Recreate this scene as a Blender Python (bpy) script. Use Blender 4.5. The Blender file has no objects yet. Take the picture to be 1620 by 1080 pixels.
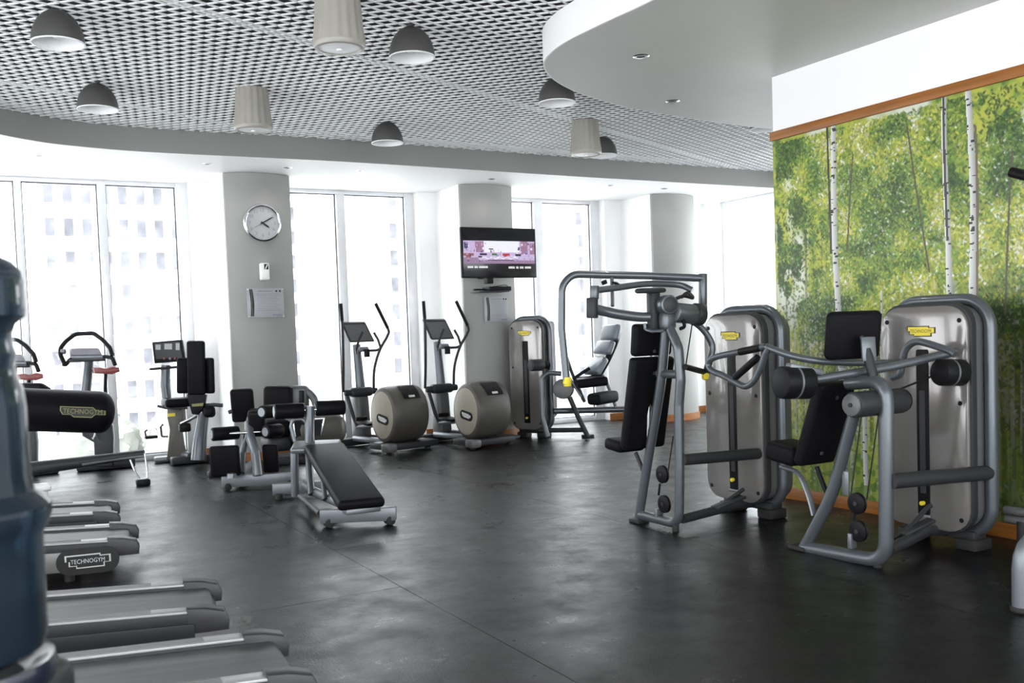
import bpy, bmesh, math, random
import numpy as np
from mathutils import Vector, Matrix

C = bpy.context.scene.collection
PI = math.pi
V = Vector
rnd = random.Random(7)

# ------------------------------------------------------------------ camera, world, light, exposure
FPX, CX, CY, EYE = 1536.0, 810.0, 597.0, 1.4          # focal length and principal point for a 1620 x 1080 frame
YAW, PITCH, ROLL = math.radians(29.2), math.radians(2.7), 0.034
_s, _c = math.sin, math.cos
FWD = V((_s(YAW)*_c(PITCH), _c(YAW)*_c(PITCH), -_s(PITCH)))
_r0 = V((_c(YAW), -_s(YAW), 0)); _u0 = _r0.cross(FWD)
RGT = _c(ROLL)*_r0 - _s(ROLL)*_u0
UPV = _c(ROLL)*_u0 + _s(ROLL)*_r0
ORG = V((0, 0, EYE))
cd = bpy.data.cameras.new('camera'); cam = bpy.data.objects.new('camera', cd); C.objects.link(cam)
cam.matrix_world = Matrix(((RGT.x, UPV.x, -FWD.x, ORG.x), (RGT.y, UPV.y, -FWD.y, ORG.y), (RGT.z, UPV.z, -FWD.z, ORG.z), (0, 0, 0, 1)))
cd.sensor_width = 36.0; cd.lens = 36.0*FPX/1620.0; cd.shift_y = (CY-540.0)/1620.0
cd.clip_start = 0.05; cd.clip_end = 500
cd.dof.use_dof = True; cd.dof.focus_distance = 7.5; cd.dof.aperture_fstop = 4.5
bpy.context.scene.camera = cam

sc = bpy.context.scene
sc.view_settings.view_transform = 'Standard'; sc.view_settings.look = 'None'
sc.view_settings.gamma = 1.0; sc.view_settings.use_curve_mapping = False
sc.view_settings.exposure = 1.2
w = bpy.data.worlds.new('hazy_sky'); sc.world = w; w.use_nodes = True
bg = w.node_tree.nodes['Background']; bg.inputs[0].default_value = (0.95, 0.975, 1.0, 1); bg.inputs[1].default_value = 2.6

# ------------------------------------------------------------------ picture point -> point in the room
def ray(x, y): return FWD + RGT*((x-CX)/FPX) - UPV*((y-CY)/FPX)
def at(x, y, d): return ORG + ray(x, y)*d
def PZ(x, y, z=0.0):
    d = ray(x, y); return ORG + d*((z-EYE)/d.z)
def PX(x, y, X):
    d = ray(x, y); return ORG + d*(X/d.x)
def PY(x, y, Y):
    d = ray(x, y); return ORG + d*(Y/d.y)

# ------------------------------------------------------------------ materials
def mat(name, col, rough=0.5, metal=0.0, bump=0.0, bscale=60.0, var=0.0, vscale=8.0, spec=0.5, coat=0.0, emit=None, estr=1.0, stretch=None):
    m = bpy.data.materials.new(name); m.use_nodes = True
    nt = m.node_tree; b = nt.nodes['Principled BSDF']
    b.inputs['Base Color'].default_value = (*col, 1); b.inputs['Roughness'].default_value = rough
    b.inputs['Metallic'].default_value = metal; b.inputs['Specular IOR Level'].default_value = spec
    b.inputs['Coat Weight'].default_value = coat
    if emit:
        b.inputs['Emission Color'].default_value = (*emit, 1); b.inputs['Emission Strength'].default_value = estr
    tc = nt.nodes.new('ShaderNodeTexCoord'); mp = nt.nodes.new('ShaderNodeMapping')
    nt.links.new(tc.outputs['Object'], mp.inputs[0])
    if stretch: mp.inputs['Scale'].default_value = stretch
    if bump:
        n = nt.nodes.new('ShaderNodeTexNoise'); n.inputs['Scale'].default_value = bscale; n.inputs['Detail'].default_value = 3
        bp = nt.nodes.new('ShaderNodeBump'); bp.inputs['Strength'].default_value = bump; bp.inputs['Distance'].default_value = 0.01
        nt.links.new(mp.outputs[0], n.inputs['Vector']); nt.links.new(n.outputs['Fac'], bp.inputs['Height']); nt.links.new(bp.outputs[0], b.inputs['Normal'])
    if var:
        n2 = nt.nodes.new('ShaderNodeTexNoise'); n2.inputs['Scale'].default_value = vscale; n2.inputs['Detail'].default_value = 5
        r = nt.nodes.new('ShaderNodeMapRange'); r.inputs['From Min'].default_value = .3; r.inputs['From Max'].default_value = .7
        r.inputs['To Min'].default_value = 1-var; r.inputs['To Max'].default_value = 1+var
        mx = nt.nodes.new('ShaderNodeVectorMath'); mx.operation = 'SCALE'; mx.inputs[0].default_value = col
        nt.links.new(mp.outputs[0], n2.inputs['Vector']); nt.links.new(n2.outputs['Fac'], r.inputs['Value'])
        nt.links.new(r.outputs[0], mx.inputs['Scale']); nt.links.new(mx.outputs[0], b.inputs['Base Color'])
    return m

M = {}
M['white'] = mat('white_paint', (.86, .86, .86), .6, bump=.03, bscale=90)
M['bright'] = mat('bright_white_paint', (.92, .92, .92), .55, bump=.02, bscale=90)
M['column'] = mat('grey_column_paint', (.285, .285, .275), .6, bump=.04, bscale=80, var=.04, vscale=2)
M['fascia'] = mat('shade_toned_fascia_paint', (.26, .26, .25), .55, bump=.02, bscale=70, var=.03, vscale=1.5)  # white soffit paint darkened to grey: the fascia's shade is in the colour
M['dropceil'] = mat('shade_toned_drop_paint', (.57, .57, .55), .5, bump=.02, bscale=70, var=.03, vscale=1.2)  # underside toned down from its white edge band, shade painted into the colour
M['alu'] = mat('window_aluminium', (.75, .76, .78), .4, .3, var=.04)
M['gasket'] = mat('dark_gasket', (.05, .05, .06), .6, var=.1)
M['wood'] = mat('cherry_wood', (.30, .105, .014), .45, var=.22, vscale=7, stretch=(1, .25, 6))
M['plenum'] = mat('dark_plenum', (.012, .013, .014), .9, var=.2)
M['blade'] = mat('ceiling_blade', (.84, .86, .87), .5, var=.05, vscale=2)
M['tube'] = mat('grey_tube_paint', (.095, .108, .121), .34, .45, bump=.02, bscale=300, coat=.25)
M['tubedark'] = mat('dark_tube_paint', (.03, .032, .035), .42, .15, spec=.25, bump=.02, bscale=300)
M['silver'] = mat('silver_paint', (.165, .18, .197), .36, .5, bump=.02, bscale=250)
M['chrome'] = mat('chrome', (.75, .76, .78), .15, 1.0, var=.03)
M['panel'] = mat('smoked_silver_panel', (.20, .188, .18), .16, .35, bump=.06, bscale=3.0, coat=.7, var=.10, vscale=2.5)
M['pad'] = mat('black_upholstery', (.0055, .0055, .007), .48, bump=.12, bscale=220, var=.15, spec=.08)
M['padsheen'] = mat('upholstery_with_window_sheen', (.15, .175, .21), .3, bump=.1, bscale=200, coat=.6)  # pale blue base colour paints in the window reflection on the leg press cushions
M['black'] = mat('black_plastic', (.008, .008, .009), .42, spec=.12, bump=.05, bscale=200, var=.1)
M['rubberfoot'] = mat('black_rubber', (.012, .012, .012), .7, var=.1)
M['taupe'] = mat('taupe_shell', (.074, .069, .059), .42, .15, bump=.02, bscale=200, var=.05)
M['cream'] = mat('cream_shell', (.30, .275, .225), .4, .1, bump=.02, bscale=200, var=.05)
M['greyshell'] = mat('grey_shell', (.11, .11, .112), .4, .2, var=.05)
M['yellow'] = mat('yellow_badge', (.78, .62, .03), .4, var=.04)
M['dullyellow'] = mat('olive_print', (.20, .19, .07), .6, var=.1)
M['badge'] = mat('silver_badge', (.62, .62, .60), .4, .2, var=.04)
M['ink'] = mat('black_ink', (.01, .01, .01), .5, var=.1)
M['greyink'] = mat('grey_ink', (.22, .23, .26), .6, var=.1)
M['paper'] = mat('notice_acrylic', (.35, .36, .38), .3, var=.02)
M['plastic'] = mat('white_plastic', (.85, .85, .84), .35, var=.02)
M['redpad'] = mat('dark_red_pad', (.13, .012, .01), .4, bump=.1, bscale=200)
M['belt'] = mat('treadmill_belt', (.06, .06, .061), .34, bump=.2, bscale=420, var=.45, vscale=4, stretch=(.25, 5, 1))
M['rail'] = mat('treadmill_side_rail', (.42, .42, .425), .38, .4, var=.06)
M['lampgrey'] = mat('lamp_dome_grey', (.11, .108, .105), .4, .4, var=.05)
M['lampwhite'] = mat('lamp_inner_white', (.85, .87, .88), .4, var=.02)
M['flute'] = mat('ivory_fluted_glass', (.33, .315, .28), .35, var=.05, vscale=6)
M['screen'] = mat('tv_black_glass', (.01, .01, .011), .15, var=.05)
M['concrete'] = mat('pale_concrete', (.72, .71, .69), .8, var=.05, vscale=.2)
M['facade'] = mat('pale_facade', (.74, .73, .73), .8, var=.05, vscale=.15)
M['farglass'] = mat('far_window_glass', (.19, .19, .212), .5, var=.4, vscale=.8, spec=.1)
M['farroof'] = mat('far_roof', (.21, .21, .23), .8, var=.1, vscale=.3)
M['fargreen'] = mat('far_hedge', (.25, .26, .235), .9, var=.3, vscale=1)

def em(name, col, s=1.0):
    return mat(name, tuple(c*.05 for c in col), .4, emit=col, estr=s*.42)

# rubber floor: black crumb rubber with a worn sheen
def floor_mat():
    m = bpy.data.materials.new('black_rubber_floor'); m.use_nodes = True
    nt = m.node_tree; b = nt.nodes['Principled BSDF']; L = nt.links.new
    tc = nt.nodes.new('ShaderNodeTexCoord')
    def noise(sc_, det, rough=.5):
        n = nt.nodes.new('ShaderNodeTexNoise'); n.inputs['Scale'].default_value = sc_; n.inputs['Detail'].default_value = det
        n.inputs['Roughness'].default_value = rough; L(tc.outputs['Object'], n.inputs['Vector']); return n
    n1, n2, n3 = noise(1.3, 6, .65), noise(110, 2), noise(3.0, 8, .72)
    r = nt.nodes.new('ShaderNodeValToRGB'); r.color_ramp.elements[0].position = .35; r.color_ramp.elements[1].position = .7
    r.color_ramp.elements[0].color = (.0026, .0027, .0031, 1); r.color_ramp.elements[1].color = (.0064, .0066, .0075, 1)
    L(n1.outputs['Fac'], r.inputs[0])
    sp = nt.nodes.new('ShaderNodeValToRGB'); sp.color_ramp.elements[0].position = .66; sp.color_ramp.elements[1].position = .74
    sp.color_ramp.elements[0].color = (0, 0, 0, 1); sp.color_ramp.elements[1].color = (.012, .012, .013, 1)
    L(n2.outputs['Fac'], sp.inputs[0])
    ad = nt.nodes.new('ShaderNodeMix'); ad.data_type = 'RGBA'; ad.blend_type = 'ADD'; ad.inputs[0].default_value = 1
    L(r.outputs[0], ad.inputs[6]); L(sp.outputs[0], ad.inputs[7]); L(ad.outputs[2], b.inputs['Base Color'])
    rr = nt.nodes.new('ShaderNodeMapRange'); rr.inputs['To Min'].default_value = .22; rr.inputs['To Max'].default_value = .47
    rr.inputs['From Min'].default_value = .3; rr.inputs['From Max'].default_value = .7
    L(n3.outputs['Fac'], rr.inputs['Value']); L(rr.outputs[0], b.inputs['Roughness'])
    bp = nt.nodes.new('ShaderNodeBump'); bp.inputs['Strength'].default_value = .3; bp.inputs['Distance'].default_value = .004
    L(n2.outputs['Fac'], bp.inputs['Height']); L(bp.outputs[0], b.inputs['Normal'])
    b.inputs['Specular IOR Level'].default_value = .28
    return m
M['floor'] = floor_mat()

def pane_mat():
    m = bpy.data.materials.new('clear_window_glass'); m.use_nodes = True
    nt = m.node_tree; nt.nodes.clear(); L = nt.links.new
    o = nt.nodes.new('ShaderNodeOutputMaterial'); t = nt.nodes.new('ShaderNodeBsdfTransparent'); g = nt.nodes.new('ShaderNodeBsdfGlossy')
    t.inputs[0].default_value = (.97, .985, .985, 1); g.inputs['Roughness'].default_value = .02
    mx = nt.nodes.new('ShaderNodeMixShader'); f = nt.nodes.new('ShaderNodeLayerWeight')
    pw = nt.nodes.new('ShaderNodeMath'); pw.operation = 'POWER'; pw.inputs[1].default_value = 4.0; L(f.outputs['Facing'], pw.inputs[0])
    mr = nt.nodes.new('ShaderNodeMapRange'); mr.inputs['To Min'].default_value = .03; mr.inputs['To Max'].default_value = .7; L(pw.outputs[0], mr.inputs['Value'])
    L(mr.outputs[0], mx.inputs[0]); L(t.outputs[0], mx.inputs[1]); L(g.outputs[0], mx.inputs[2]); L(mx.outputs[0], o.inputs[0])
    return m
M['glass'] = pane_mat()

def bottle_mat(name, col, trans):
    m = mat(name, col, .08, coat=.3); b = m.node_tree.nodes['Principled BSDF']
    b.inputs['Transmission Weight'].default_value = trans; b.inputs['IOR'].default_value = 1.3
    return m
M['bottle'] = bottle_mat('blue_bottle_plastic', (.014, .026, .040), .40)
M['water'] = bottle_mat('bottle_water', (.006, .012, .02), .3)

# ------------------------------------------------------------------ mesh building
def fillet(pts, rad, n=5):
    pts = [V(p) for p in pts]
    if not rad or len(pts) < 3: return pts
    out = [pts[0]]
    for i in range(1, len(pts)-1):
        a, p, b = pts[i-1], pts[i], pts[i+1]
        da, db = (a-p), (b-p); la, lb = da.length, db.length
        if la < 1e-6 or lb < 1e-6: continue
        da /= la; db /= lb
        ang = da.angle(db, PI)
        if ang > PI-0.02: out.append(p); continue
        t = min(rad/math.tan(ang/2), la*.48, lb*.48)
        p0, p1 = p+da*t, p+db*t
        for k in range(n+1):
            s = k/n
            out.append(p0*(1-s)**2 + p*2*s*(1-s) + p1*s*s)
    out.append(pts[-1]); return out

def catmull(pts, n=6):
    pts = [V(p) for p in pts]; out = []
    q = [pts[0]*2-pts[1]] + pts + [pts[-1]*2-pts[-2]]
    for i in range(1, len(q)-2):
        a, b, c, d = q[i-1:i+3]
        for k in range(n):
            t = k/n
            out.append(.5*((2*b) + (c-a)*t + (2*a-5*b+4*c-d)*t*t + (3*b-a-3*c+d)*t**3))
    out.append(pts[-1]); return out

_cube_cache = {}
class MB:
    def __init__(s): s.v = []; s.f = []
    def add(s, vs, fs, mtx=None):
        o = len(s.v)
        s.v += [tuple(mtx @ V(p)) if mtx else tuple(p) for p in vs]
        s.f += [tuple(i+o for i in f) for f in fs]; return s
    def addbm(s, bm, mtx=None):
        bm.verts.ensure_lookup_table(); bm.verts.index_update()
        s.add([v.co.copy() for v in bm.verts], [[v.index for v in f.verts] for f in bm.faces], mtx); bm.free(); return s
    def box(s, c, size, bev=0.0, rot=None, seg=2):
        bm = bmesh.new(); bmesh.ops.create_cube(bm, size=1.0)
        for v in bm.verts: v.co = V((v.co.x*size[0], v.co.y*size[1], v.co.z*size[2]))
        if bev > 0:
            bmesh.ops.bevel(bm, geom=bm.edges[:], offset=min(bev, min(size)*.49), segments=seg, profile=.5, affect='EDGES')
        m = Matrix.Translation(V(c))
        if rot is not None: m = m @ (rot.to_4x4() if len(rot) == 3 and isinstance(rot, Matrix) else rot)
        return s.addbm(bm, m)
    def minmax(s, a, b, bev=0.0, seg=2):
        a, b = V(a), V(b); return s.box((a+b)/2, (abs(b.x-a.x), abs(b.y-a.y), abs(b.z-a.z)), bev, None, seg)
    def tube(s, pts, r, rad=0.0, seg=10, spline=False, flat=1.0, closed=False):
        p = catmull(pts) if spline else fillet(pts, rad)
        n = len(p); rr = r if isinstance(r, (list, tuple)) else None
        tang = []
        for i in range(n):
            if closed: t = p[(i+1) % n]-p[i-1]
            else: t = p[min(i+1, n-1)]-p[max(i-1, 0)]
            tang.append(t.normalized())
        up = V((0, 0, 1)) if abs(tang[0].z) < .9 else V((1, 0, 0))
        nx = tang[0].cross(up).normalized(); vs = []
        for i in range(n):
            t = tang[i]; nx = (nx - t*nx.dot(t)).normalized(); ny = t.cross(nx)
            q = r if rr is None else rr[0]+(rr[1]-rr[0])*i/(n-1)
            for k in range(seg):
                a = 2*PI*k/seg; vs.append(p[i] + nx*(math.cos(a)*q) + ny*(math.sin(a)*q*flat))
        fs = []
        for i in range(n if closed else n-1):
            j = (i+1) % n
            for k in range(seg):
                k2 = (k+1) % seg; fs.append((i*seg+k, i*seg+k2, j*seg+k2, j*seg+k))
        if not closed:
            fs.append(tuple(range(seg-1, -1, -1))); fs.append(tuple((n-1)*seg+k for k in range(seg)))
        return s.add(vs, fs)
    def cyl(s, a, b, r, seg=20, bev=0.0):
        a, b = V(a), V(b); L = (b-a).length
        prof = [(0, 0), (r, 0), (r, L), (0, L)] if bev <= 0 else [(0, 0), (r-bev, 0), (r-bev*.3, bev*.3), (r, bev), (r, L-bev), (r-bev*.3, L-bev*.3), (r-bev, L), (0, L)]
        return s.lathe(prof, a, b-a, seg)
    def lathe(s, prof, base=(0, 0, 0), axis=(0, 0, 1), seg=24, flute=0.0, nfl=16):
        ax = V(axis).normalized(); q = V((0, 0, 1)).rotation_difference(ax); base = V(base)
        vs = []; fs = []; idx = []
        for (r, z) in prof:
            if r < 1e-7: idx.append([len(vs)]); vs.append(base + q @ V((0, 0, z)))
            else:
                row = []
                for k in range(seg):
                    a = 2*PI*k/seg; rr = r*(1+flute*math.cos(nfl*a)); row.append(len(vs)); vs.append(base + q @ V((rr*math.cos(a), rr*math.sin(a), z)))
                idx.append(row)
        for i in range(len(idx)-1):
            A, B = idx[i], idx[i+1]
            for k in range(seg):
                k2 = (k+1) % seg
                if len(A) == 1 and len(B) == 1: break
                if len(A) == 1: fs.append((A[0], B[k2], B[k]))
                elif len(B) == 1: fs.append((A[k], A[k2], B[0]))
                else: fs.append((A[k], A[k2], B[k2], B[k]))
        return s.add(vs, fs)
    def prism(s, poly, n, bev=0.0, seg=2):
        """planar polygon (3-D points) pushed along vector n"""
        n = V(n); bm = bmesh.new(); vs = [bm.verts.new(V(p)) for p in poly]; f = bm.faces.new(vs)
        bm.normal_update()
        if f.normal.dot(n) > 0: f.normal_flip()
        r = bmesh.ops.extrude_face_region(bm, geom=[f])
        nv = [e for e in r['geom'] if isinstance(e, bmesh.types.BMVert)]
        bmesh.ops.translate(bm, verts=nv, vec=n)
        if bev > 0:
            capf = [fc for fc in bm.faces if len(fc.verts) == len(poly)]
            ed = set(e for fc in capf for e in fc.edges)
            bmesh.ops.bevel(bm, geom=list(ed), offset=bev, segments=seg, profile=.5, affect='EDGES')
        return s.addbm(bm)
    def mesh(s, name, mats, smooth=True):
        me = bpy.data.meshes.new(name); me.from_pydata(s.v, [], s.f); me.validate()
        bm = bmesh.new(); bm.from_mesh(me); bmesh.ops.recalc_face_normals(bm, faces=bm.faces[:]); bm.to_mesh(me); bm.free()
        if smooth:
            me.polygons.foreach_set('use_smooth', [True]*len(me.polygons)); me.set_sharp_from_angle(angle=math.radians(38))
        me.materials.append(mats); me.update(); return me

def rrect(cx, cy, w_, h_, r, n=5):
    out = []
    for (sx, sy, a0) in ((1, 1, 0), (-1, 1, PI/2), (-1, -1, PI), (1, -1, 3*PI/2)):
        for k in range(n+1):
            a = a0 + (PI/2)*k/n
            out.append((cx+sx*(w_/2-r)+r*math.cos(a), cy+sy*(h_/2-r)+r*math.sin(a)))
    return out

class Thing:
    def __init__(s, name, label, cat, loc=(0, 0, 0), rotz=0.0, group=None):
        o = bpy.data.objects.new(name, None); C.objects.link(o); o.empty_display_size = .1
        o.location = loc; o.rotation_euler = (0, 0, rotz); s.o = o
        o['label'] = label; o['category'] = cat
        if group: o['group'] = group
        s.inv = (Matrix.Translation(V(loc)) @ Matrix.Rotation(rotz, 4, 'Z')).inverted()
    def part(s, name, mb, m, parent=None, label=None, local=False, smooth=True):
        if not local: mb.v = [tuple(s.inv @ V(p)) for p in mb.v]
        o = bpy.data.objects.new(name, mb.mesh(name, M[m] if isinstance(m, str) else m, smooth)); C.objects.link(o)
        o.parent = parent or s.o
        if label: o['label'] = label
        return o
def solo(name, mb, m, label, cat, group=None, smooth=True, loc=(0, 0, 0)):
    L = V(loc); mb.v = [tuple(V(p)-L) for p in mb.v]
    o = bpy.data.objects.new(name, mb.mesh(name, M[m] if isinstance(m, str) else m, smooth)); C.objects.link(o); o.location = loc
    o['label'] = label; o['category'] = cat
    if group: o['group'] = group
    return o
def struct(name, mb, m, parent=None, smooth=True, label=None):
    o = bpy.data.objects.new(name, mb.mesh(name, M[m] if isinstance(m, str) else m, smooth)); C.objects.link(o)
    if parent: o.parent = parent
    else: o['kind'] = 'structure'
    if label: o['label'] = label
    return o
def copy_tree(o, parent=None):
    c = o.copy(); C.objects.link(c); c.parent = parent
    for ch in list(o.children): copy_tree(ch, c)
    return c
def frame(ax, up):
    """rotation with local x along ax and local z close to up"""
    x = V(ax).normalized(); z = V(up); z = (z-x*z.dot(x)).normalized(); y = z.cross(x)
    return Matrix((x, y, z)).transposed()

_text_cache = {}
def text_geo(s, size=1.0, depth=0.0, align='CENTER'):
    """flat lettering in the xy plane as plain vertices and faces"""
    key = (s, size, depth, align)
    if key not in _text_cache:
        cu = bpy.data.curves.new('lettering', 'FONT'); cu.body = s; cu.size = size; cu.extrude = depth; cu.resolution_u = 2
        cu.align_x = align; cu.align_y = 'CENTER'
        ob = bpy.data.objects.new('lettering', cu); C.objects.link(ob)
        dg = bpy.context.evaluated_depsgraph_get(); me = bpy.data.meshes.new_from_object(ob.evaluated_get(dg))
        _text_cache[key] = ([v.co.copy() for v in me.vertices], [tuple(p.vertices) for p in me.polygons])
        bpy.data.objects.remove(ob); bpy.data.curves.remove(cu); bpy.data.meshes.remove(me)
    return _text_cache[key]
def place(c, ax, ay, sx=1.0, sy=1.0):
    """matrix that puts the xy plane at c with x along ax, y along ay"""
    x = V(ax).normalized(); y = V(ay); y = (y-x*y.dot(x)).normalized(); z = x.cross(y)
    m = Matrix((x*sx, y*sy, z)).transposed().to_4x4(); return Matrix.Translation(V(c)) @ m
def badge(T, c, ax, ay, width, body='yellow', ink='ink', parent=None, ring=None):
    """the maker's stepped badge with its lettering, lying in the plane ax, ay"""
    h = width*.34; m = place(c, ax, ay)
    poly = [(-.5, .05), (-.5, .45), (.28, .45), (.28, .32), (.5, .32), (.5, -.18), (.36, -.18), (.36, -.45), (-.26, -.45), (-.26, -.28), (-.42, -.28), (-.42, .05)]
    nrm = m.to_3x3() @ V((0, 0, 1))
    if ring:
        b0 = MB(); b0.prism([m @ V((x, y, 0)) for x, y in rrect(0, 0, width*1.45, h*1.9, h*.94)], nrm*.002)
        base = T.part('badge_ground', b0, ring, parent); lift = .0022
    else: base = None; lift = 0
    b = MB(); b.prism([m @ V((x*width*1.05, y*h*1.12, lift)) for x, y in poly], nrm*.002)
    bb = T.part('badge', b, ink, base or parent)
    p2 = base or parent or bb
    b = MB(); b.prism([m @ V((x*width*.97, y*h*.92, lift+.002)) for x, y in poly], nrm*.001); T.part('badge_face', b, body, p2)
    vs, fs = text_geo('TECHNOGYM', 1.0); wd = max(v.x for v in vs)-min(v.x for v in vs)
    k = width*.78/wd; b = MB(); b.add([m @ V((v.x*k-.0*width, v.y*k*1.25, lift+.0035)) for v in vs], fs)
    T.part('lettering', b, ink, p2, smooth=False)

# ------------------------------------------------------------------ the room
ZS = 3.34                                   # underside of the perimeter soffit
YW, YG = 12.2, 12.4                         # window wall face, glass plane
XR = 5.64                                   # mural wall face
YM = 5.73                                   # free end of the mural wall
# floor: black rubber sheets with open joints over a dark bed
b = MB().minmax((-4, -3.2, -.06), (11.2, 12.6, -.008)); fl = struct('floor', b, 'rubberfoot')
xs = [-4.0, -2.0, 0.02, 2.04, 4.06, 6.08, 8.10, 10.12, 11.2]
ys = [-3.2, 0.9, 5.0, 9.1, 12.6]
for i in range(len(xs)-1):
    sh = 1.15*(i % 2)
    yy = [ys[0]] + [min(y+sh, 12.5) for y in ys[1:-1]] + [ys[-1]]
    for j in range(len(yy)-1):
        if yy[j+1]-yy[j] < .2: continue
        bb = MB().minmax((xs[i]+.002, yy[j]+.002, -.008), (xs[i+1]-.002, yy[j+1]-.002, 0.0)); struct('rubber_sheet', bb, 'floor', fl, smooth=False)
# soffit ring with its curved fascia
crv = [(10.46, 10.45), (8.5, 10.43), (6.77, 10.42), (4.9, 10.36), (3.7, 10.34), (2.7, 10.38), (2.07, 10.42), (1.47, 10.42), (.9, 10.31), (.62, 10.18), (.36, 9.99), (0, 9.65), (-.45, 9.1), (-.85, 8.4), (-1.15, 7.5), (-1.35, 6.5), (-1.45, 5.4), (-1.5, 4), (-1.5, -3.2)]
crv = [(p.x, p.y) for p in catmull([V((x, y, 0)) for x, y in crv], 4)]
poly = crv + [(-4.0, -3.2), (-4.0, YW), (10.46, YW)]
b = MB().prism([V((x, y, ZS)) for x, y in poly], (0, 0, .32)); so = struct('trim_1', b, 'bright', label='white soffit ring with curved fascia toned grey for shade above the windows')
def offset_curve(pts, d):
    out = []
    for i in range(len(pts)):
        a, c = V(pts[max(i-1, 0)]), V(pts[min(i+1, len(pts)-1)]); t = (c-a).normalized(); out.append((pts[i][0]-t.y*d, pts[i][1]+t.x*d))
    return out
def strip_wall(pts, d, z0, z1):
    o = offset_curve(pts, d); n = len(pts); vs = []
    for (p, q) in zip(pts, o): vs += [(p[0], p[1], z0), (p[0], p[1], z1), (q[0], q[1], z0), (q[0], q[1], z1)]
    fs = []
    for i in range(n-1):
        a, c = 4*i, 4*i+4; fs += [(a, c, c+1, a+1), (a+2, a+3, c+3, c+2), (a, a+2, c+2, c), (a+1, c+1, c+3, a+3)]
    fs += [(0, 1, 3, 2), (4*n-4, 4*n-2, 4*n-1, 4*n-3)]
    return MB().add(vs, fs)
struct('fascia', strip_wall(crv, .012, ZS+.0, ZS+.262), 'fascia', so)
# plenum and open-cell grid
b = MB().minmax((-4, -3.2, 3.98), (11.2, 12.6, 4.06)); ce = struct('ceiling', b, 'plenum')
opening = [V((x, y)) for x, y in crv] + [V((-1.5, -3.2)), V((10.46, -3.2))]
def clip_line(p, d):
    ts = []; n = len(opening)
    for i in range(n):
        a, c = opening[i], opening[(i+1) % n]; e = c-a; den = d.x*e.y-d.y*e.x
        if abs(den) < 1e-9: continue
        t = ((a.x-p.x)*e.y-(a.y-p.y)*e.x)/den; u = ((a.x-p.x)*d.y-(a.y-p.y)*d.x)/den
        if 0 <= u < 1: ts.append(t)
    ts.sort(); return [(ts[i], ts[i+1]) for i in range(0, len(ts)-1, 2)]
def blades(ang, pitch, th, z0, z1, off=0.0, every=None):
    b = MB(); d = V((math.cos(ang), math.sin(ang))); nrm = V((-d.y, d.x)); ctr = V((4.2, 5.0)); k = -130
    while k <= 130:
        p = ctr + nrm*(k*pitch+off)
        for t0, t1 in clip_line(p, d):
            a, c = p+d*(t0+.015), p+d*(t1-.015)
            if (c-a).length < .03 or max(a.y, c.y) < 1.2: continue
            q = nrm*(th/2)
            b.add([(a.x-q.x, a.y-q.y, z0), (c.x-q.x, c.y-q.y, z0), (c.x+q.x, c.y+q.y, z0), (a.x+q.x, a.y+q.y, z0), (a.x-q.x, a.y-q.y, z1), (c.x-q.x, c.y-q.y, z1), (c.x+q.x, c.y+q.y, z1), (a.x+q.x, a.y+q.y, z1)],
                  [(0, 3, 2, 1), (4, 5, 6, 7), (0, 1, 5, 4), (1, 2, 6, 5), (2, 3, 7, 6), (3, 0, 4, 7)])
        k += 1
    return b
GA = math.radians(25)
b = blades(GA, .093, .0125, 3.575, 3.585); b2 = blades(GA+math.radians(109), .093, .0125, 3.575, 3.585); b.add(b2.v, b2.f)
g = struct('grid_blades', b, 'blade', ce, smooth=False); g['kind'] = 'stuff'; g['label'] = 'white open diamond-cell ceiling grid over a dark void'
for k in range(-3, 4):
    d = V((math.cos(GA), math.sin(GA))); nrm = V((-d.y, d.x)); p = V((4.2, 5.0))+nrm*(k*2.604+.0465)
    for t0, t1 in clip_line(p, d):
        a, c = p+d*(t0+.02), p+d*(t1-.02)
        if (c-a).length > .3: struct('grid_rail', MB().box(((a.x+c.x)/2, (a.y+c.y)/2, 3.583), ((c-a).length, .015, .018), 0, Matrix.Rotation(GA, 3, 'Z')), 'blade', ce, smooth=False)
# dropped ceiling with a rounded nose
dc = [(3.66, -3.0), (3.66, 3.0), (3.655, 4.6), (3.63, 5.1), (3.62, 5.5), (3.65, 5.77), (3.72, 6.0), (3.84, 6.2), (4.05, 6.42), (4.32, 6.62), (4.62, 6.78), (5.2, 7.0), (6.05, 7.15), (7.1, 7.24), (10.2, 7.26)]
dc = [(p.x, p.y) for p in catmull([V((x, y, 0)) for x, y in dc], 4)] + [(10.2, -3.0)]
b = MB().prism([V((x, y, 3.33)) for x, y in dc], (0, 0, .235)); do = struct('ceiling_drop', b, 'dropceil', label='rounded dropped ceiling, toned grey for shade, beside the forest mural')
struct('fascia', strip_wall(dc[:-1], .012, 3.331, 3.565), 'bright', do)
# mural wall, its wood trims and baseboards
b = MB().minmax((XR, -3.0, 0), (XR+.2, YM, 3.33)); struct('wall_right', b, 'bright')
b = MB().minmax((XR-.03, -3.0, 2.83), (XR, YM+.012, 2.9), .004); struct('trim_2', b, 'wood', label='orange-brown wood strip above the mural')
b = MB().minmax((XR-.018, -3.0, 0), (XR, YM+.01, .095), .004); struct('baseboard_right', b, 'wood')
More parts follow.
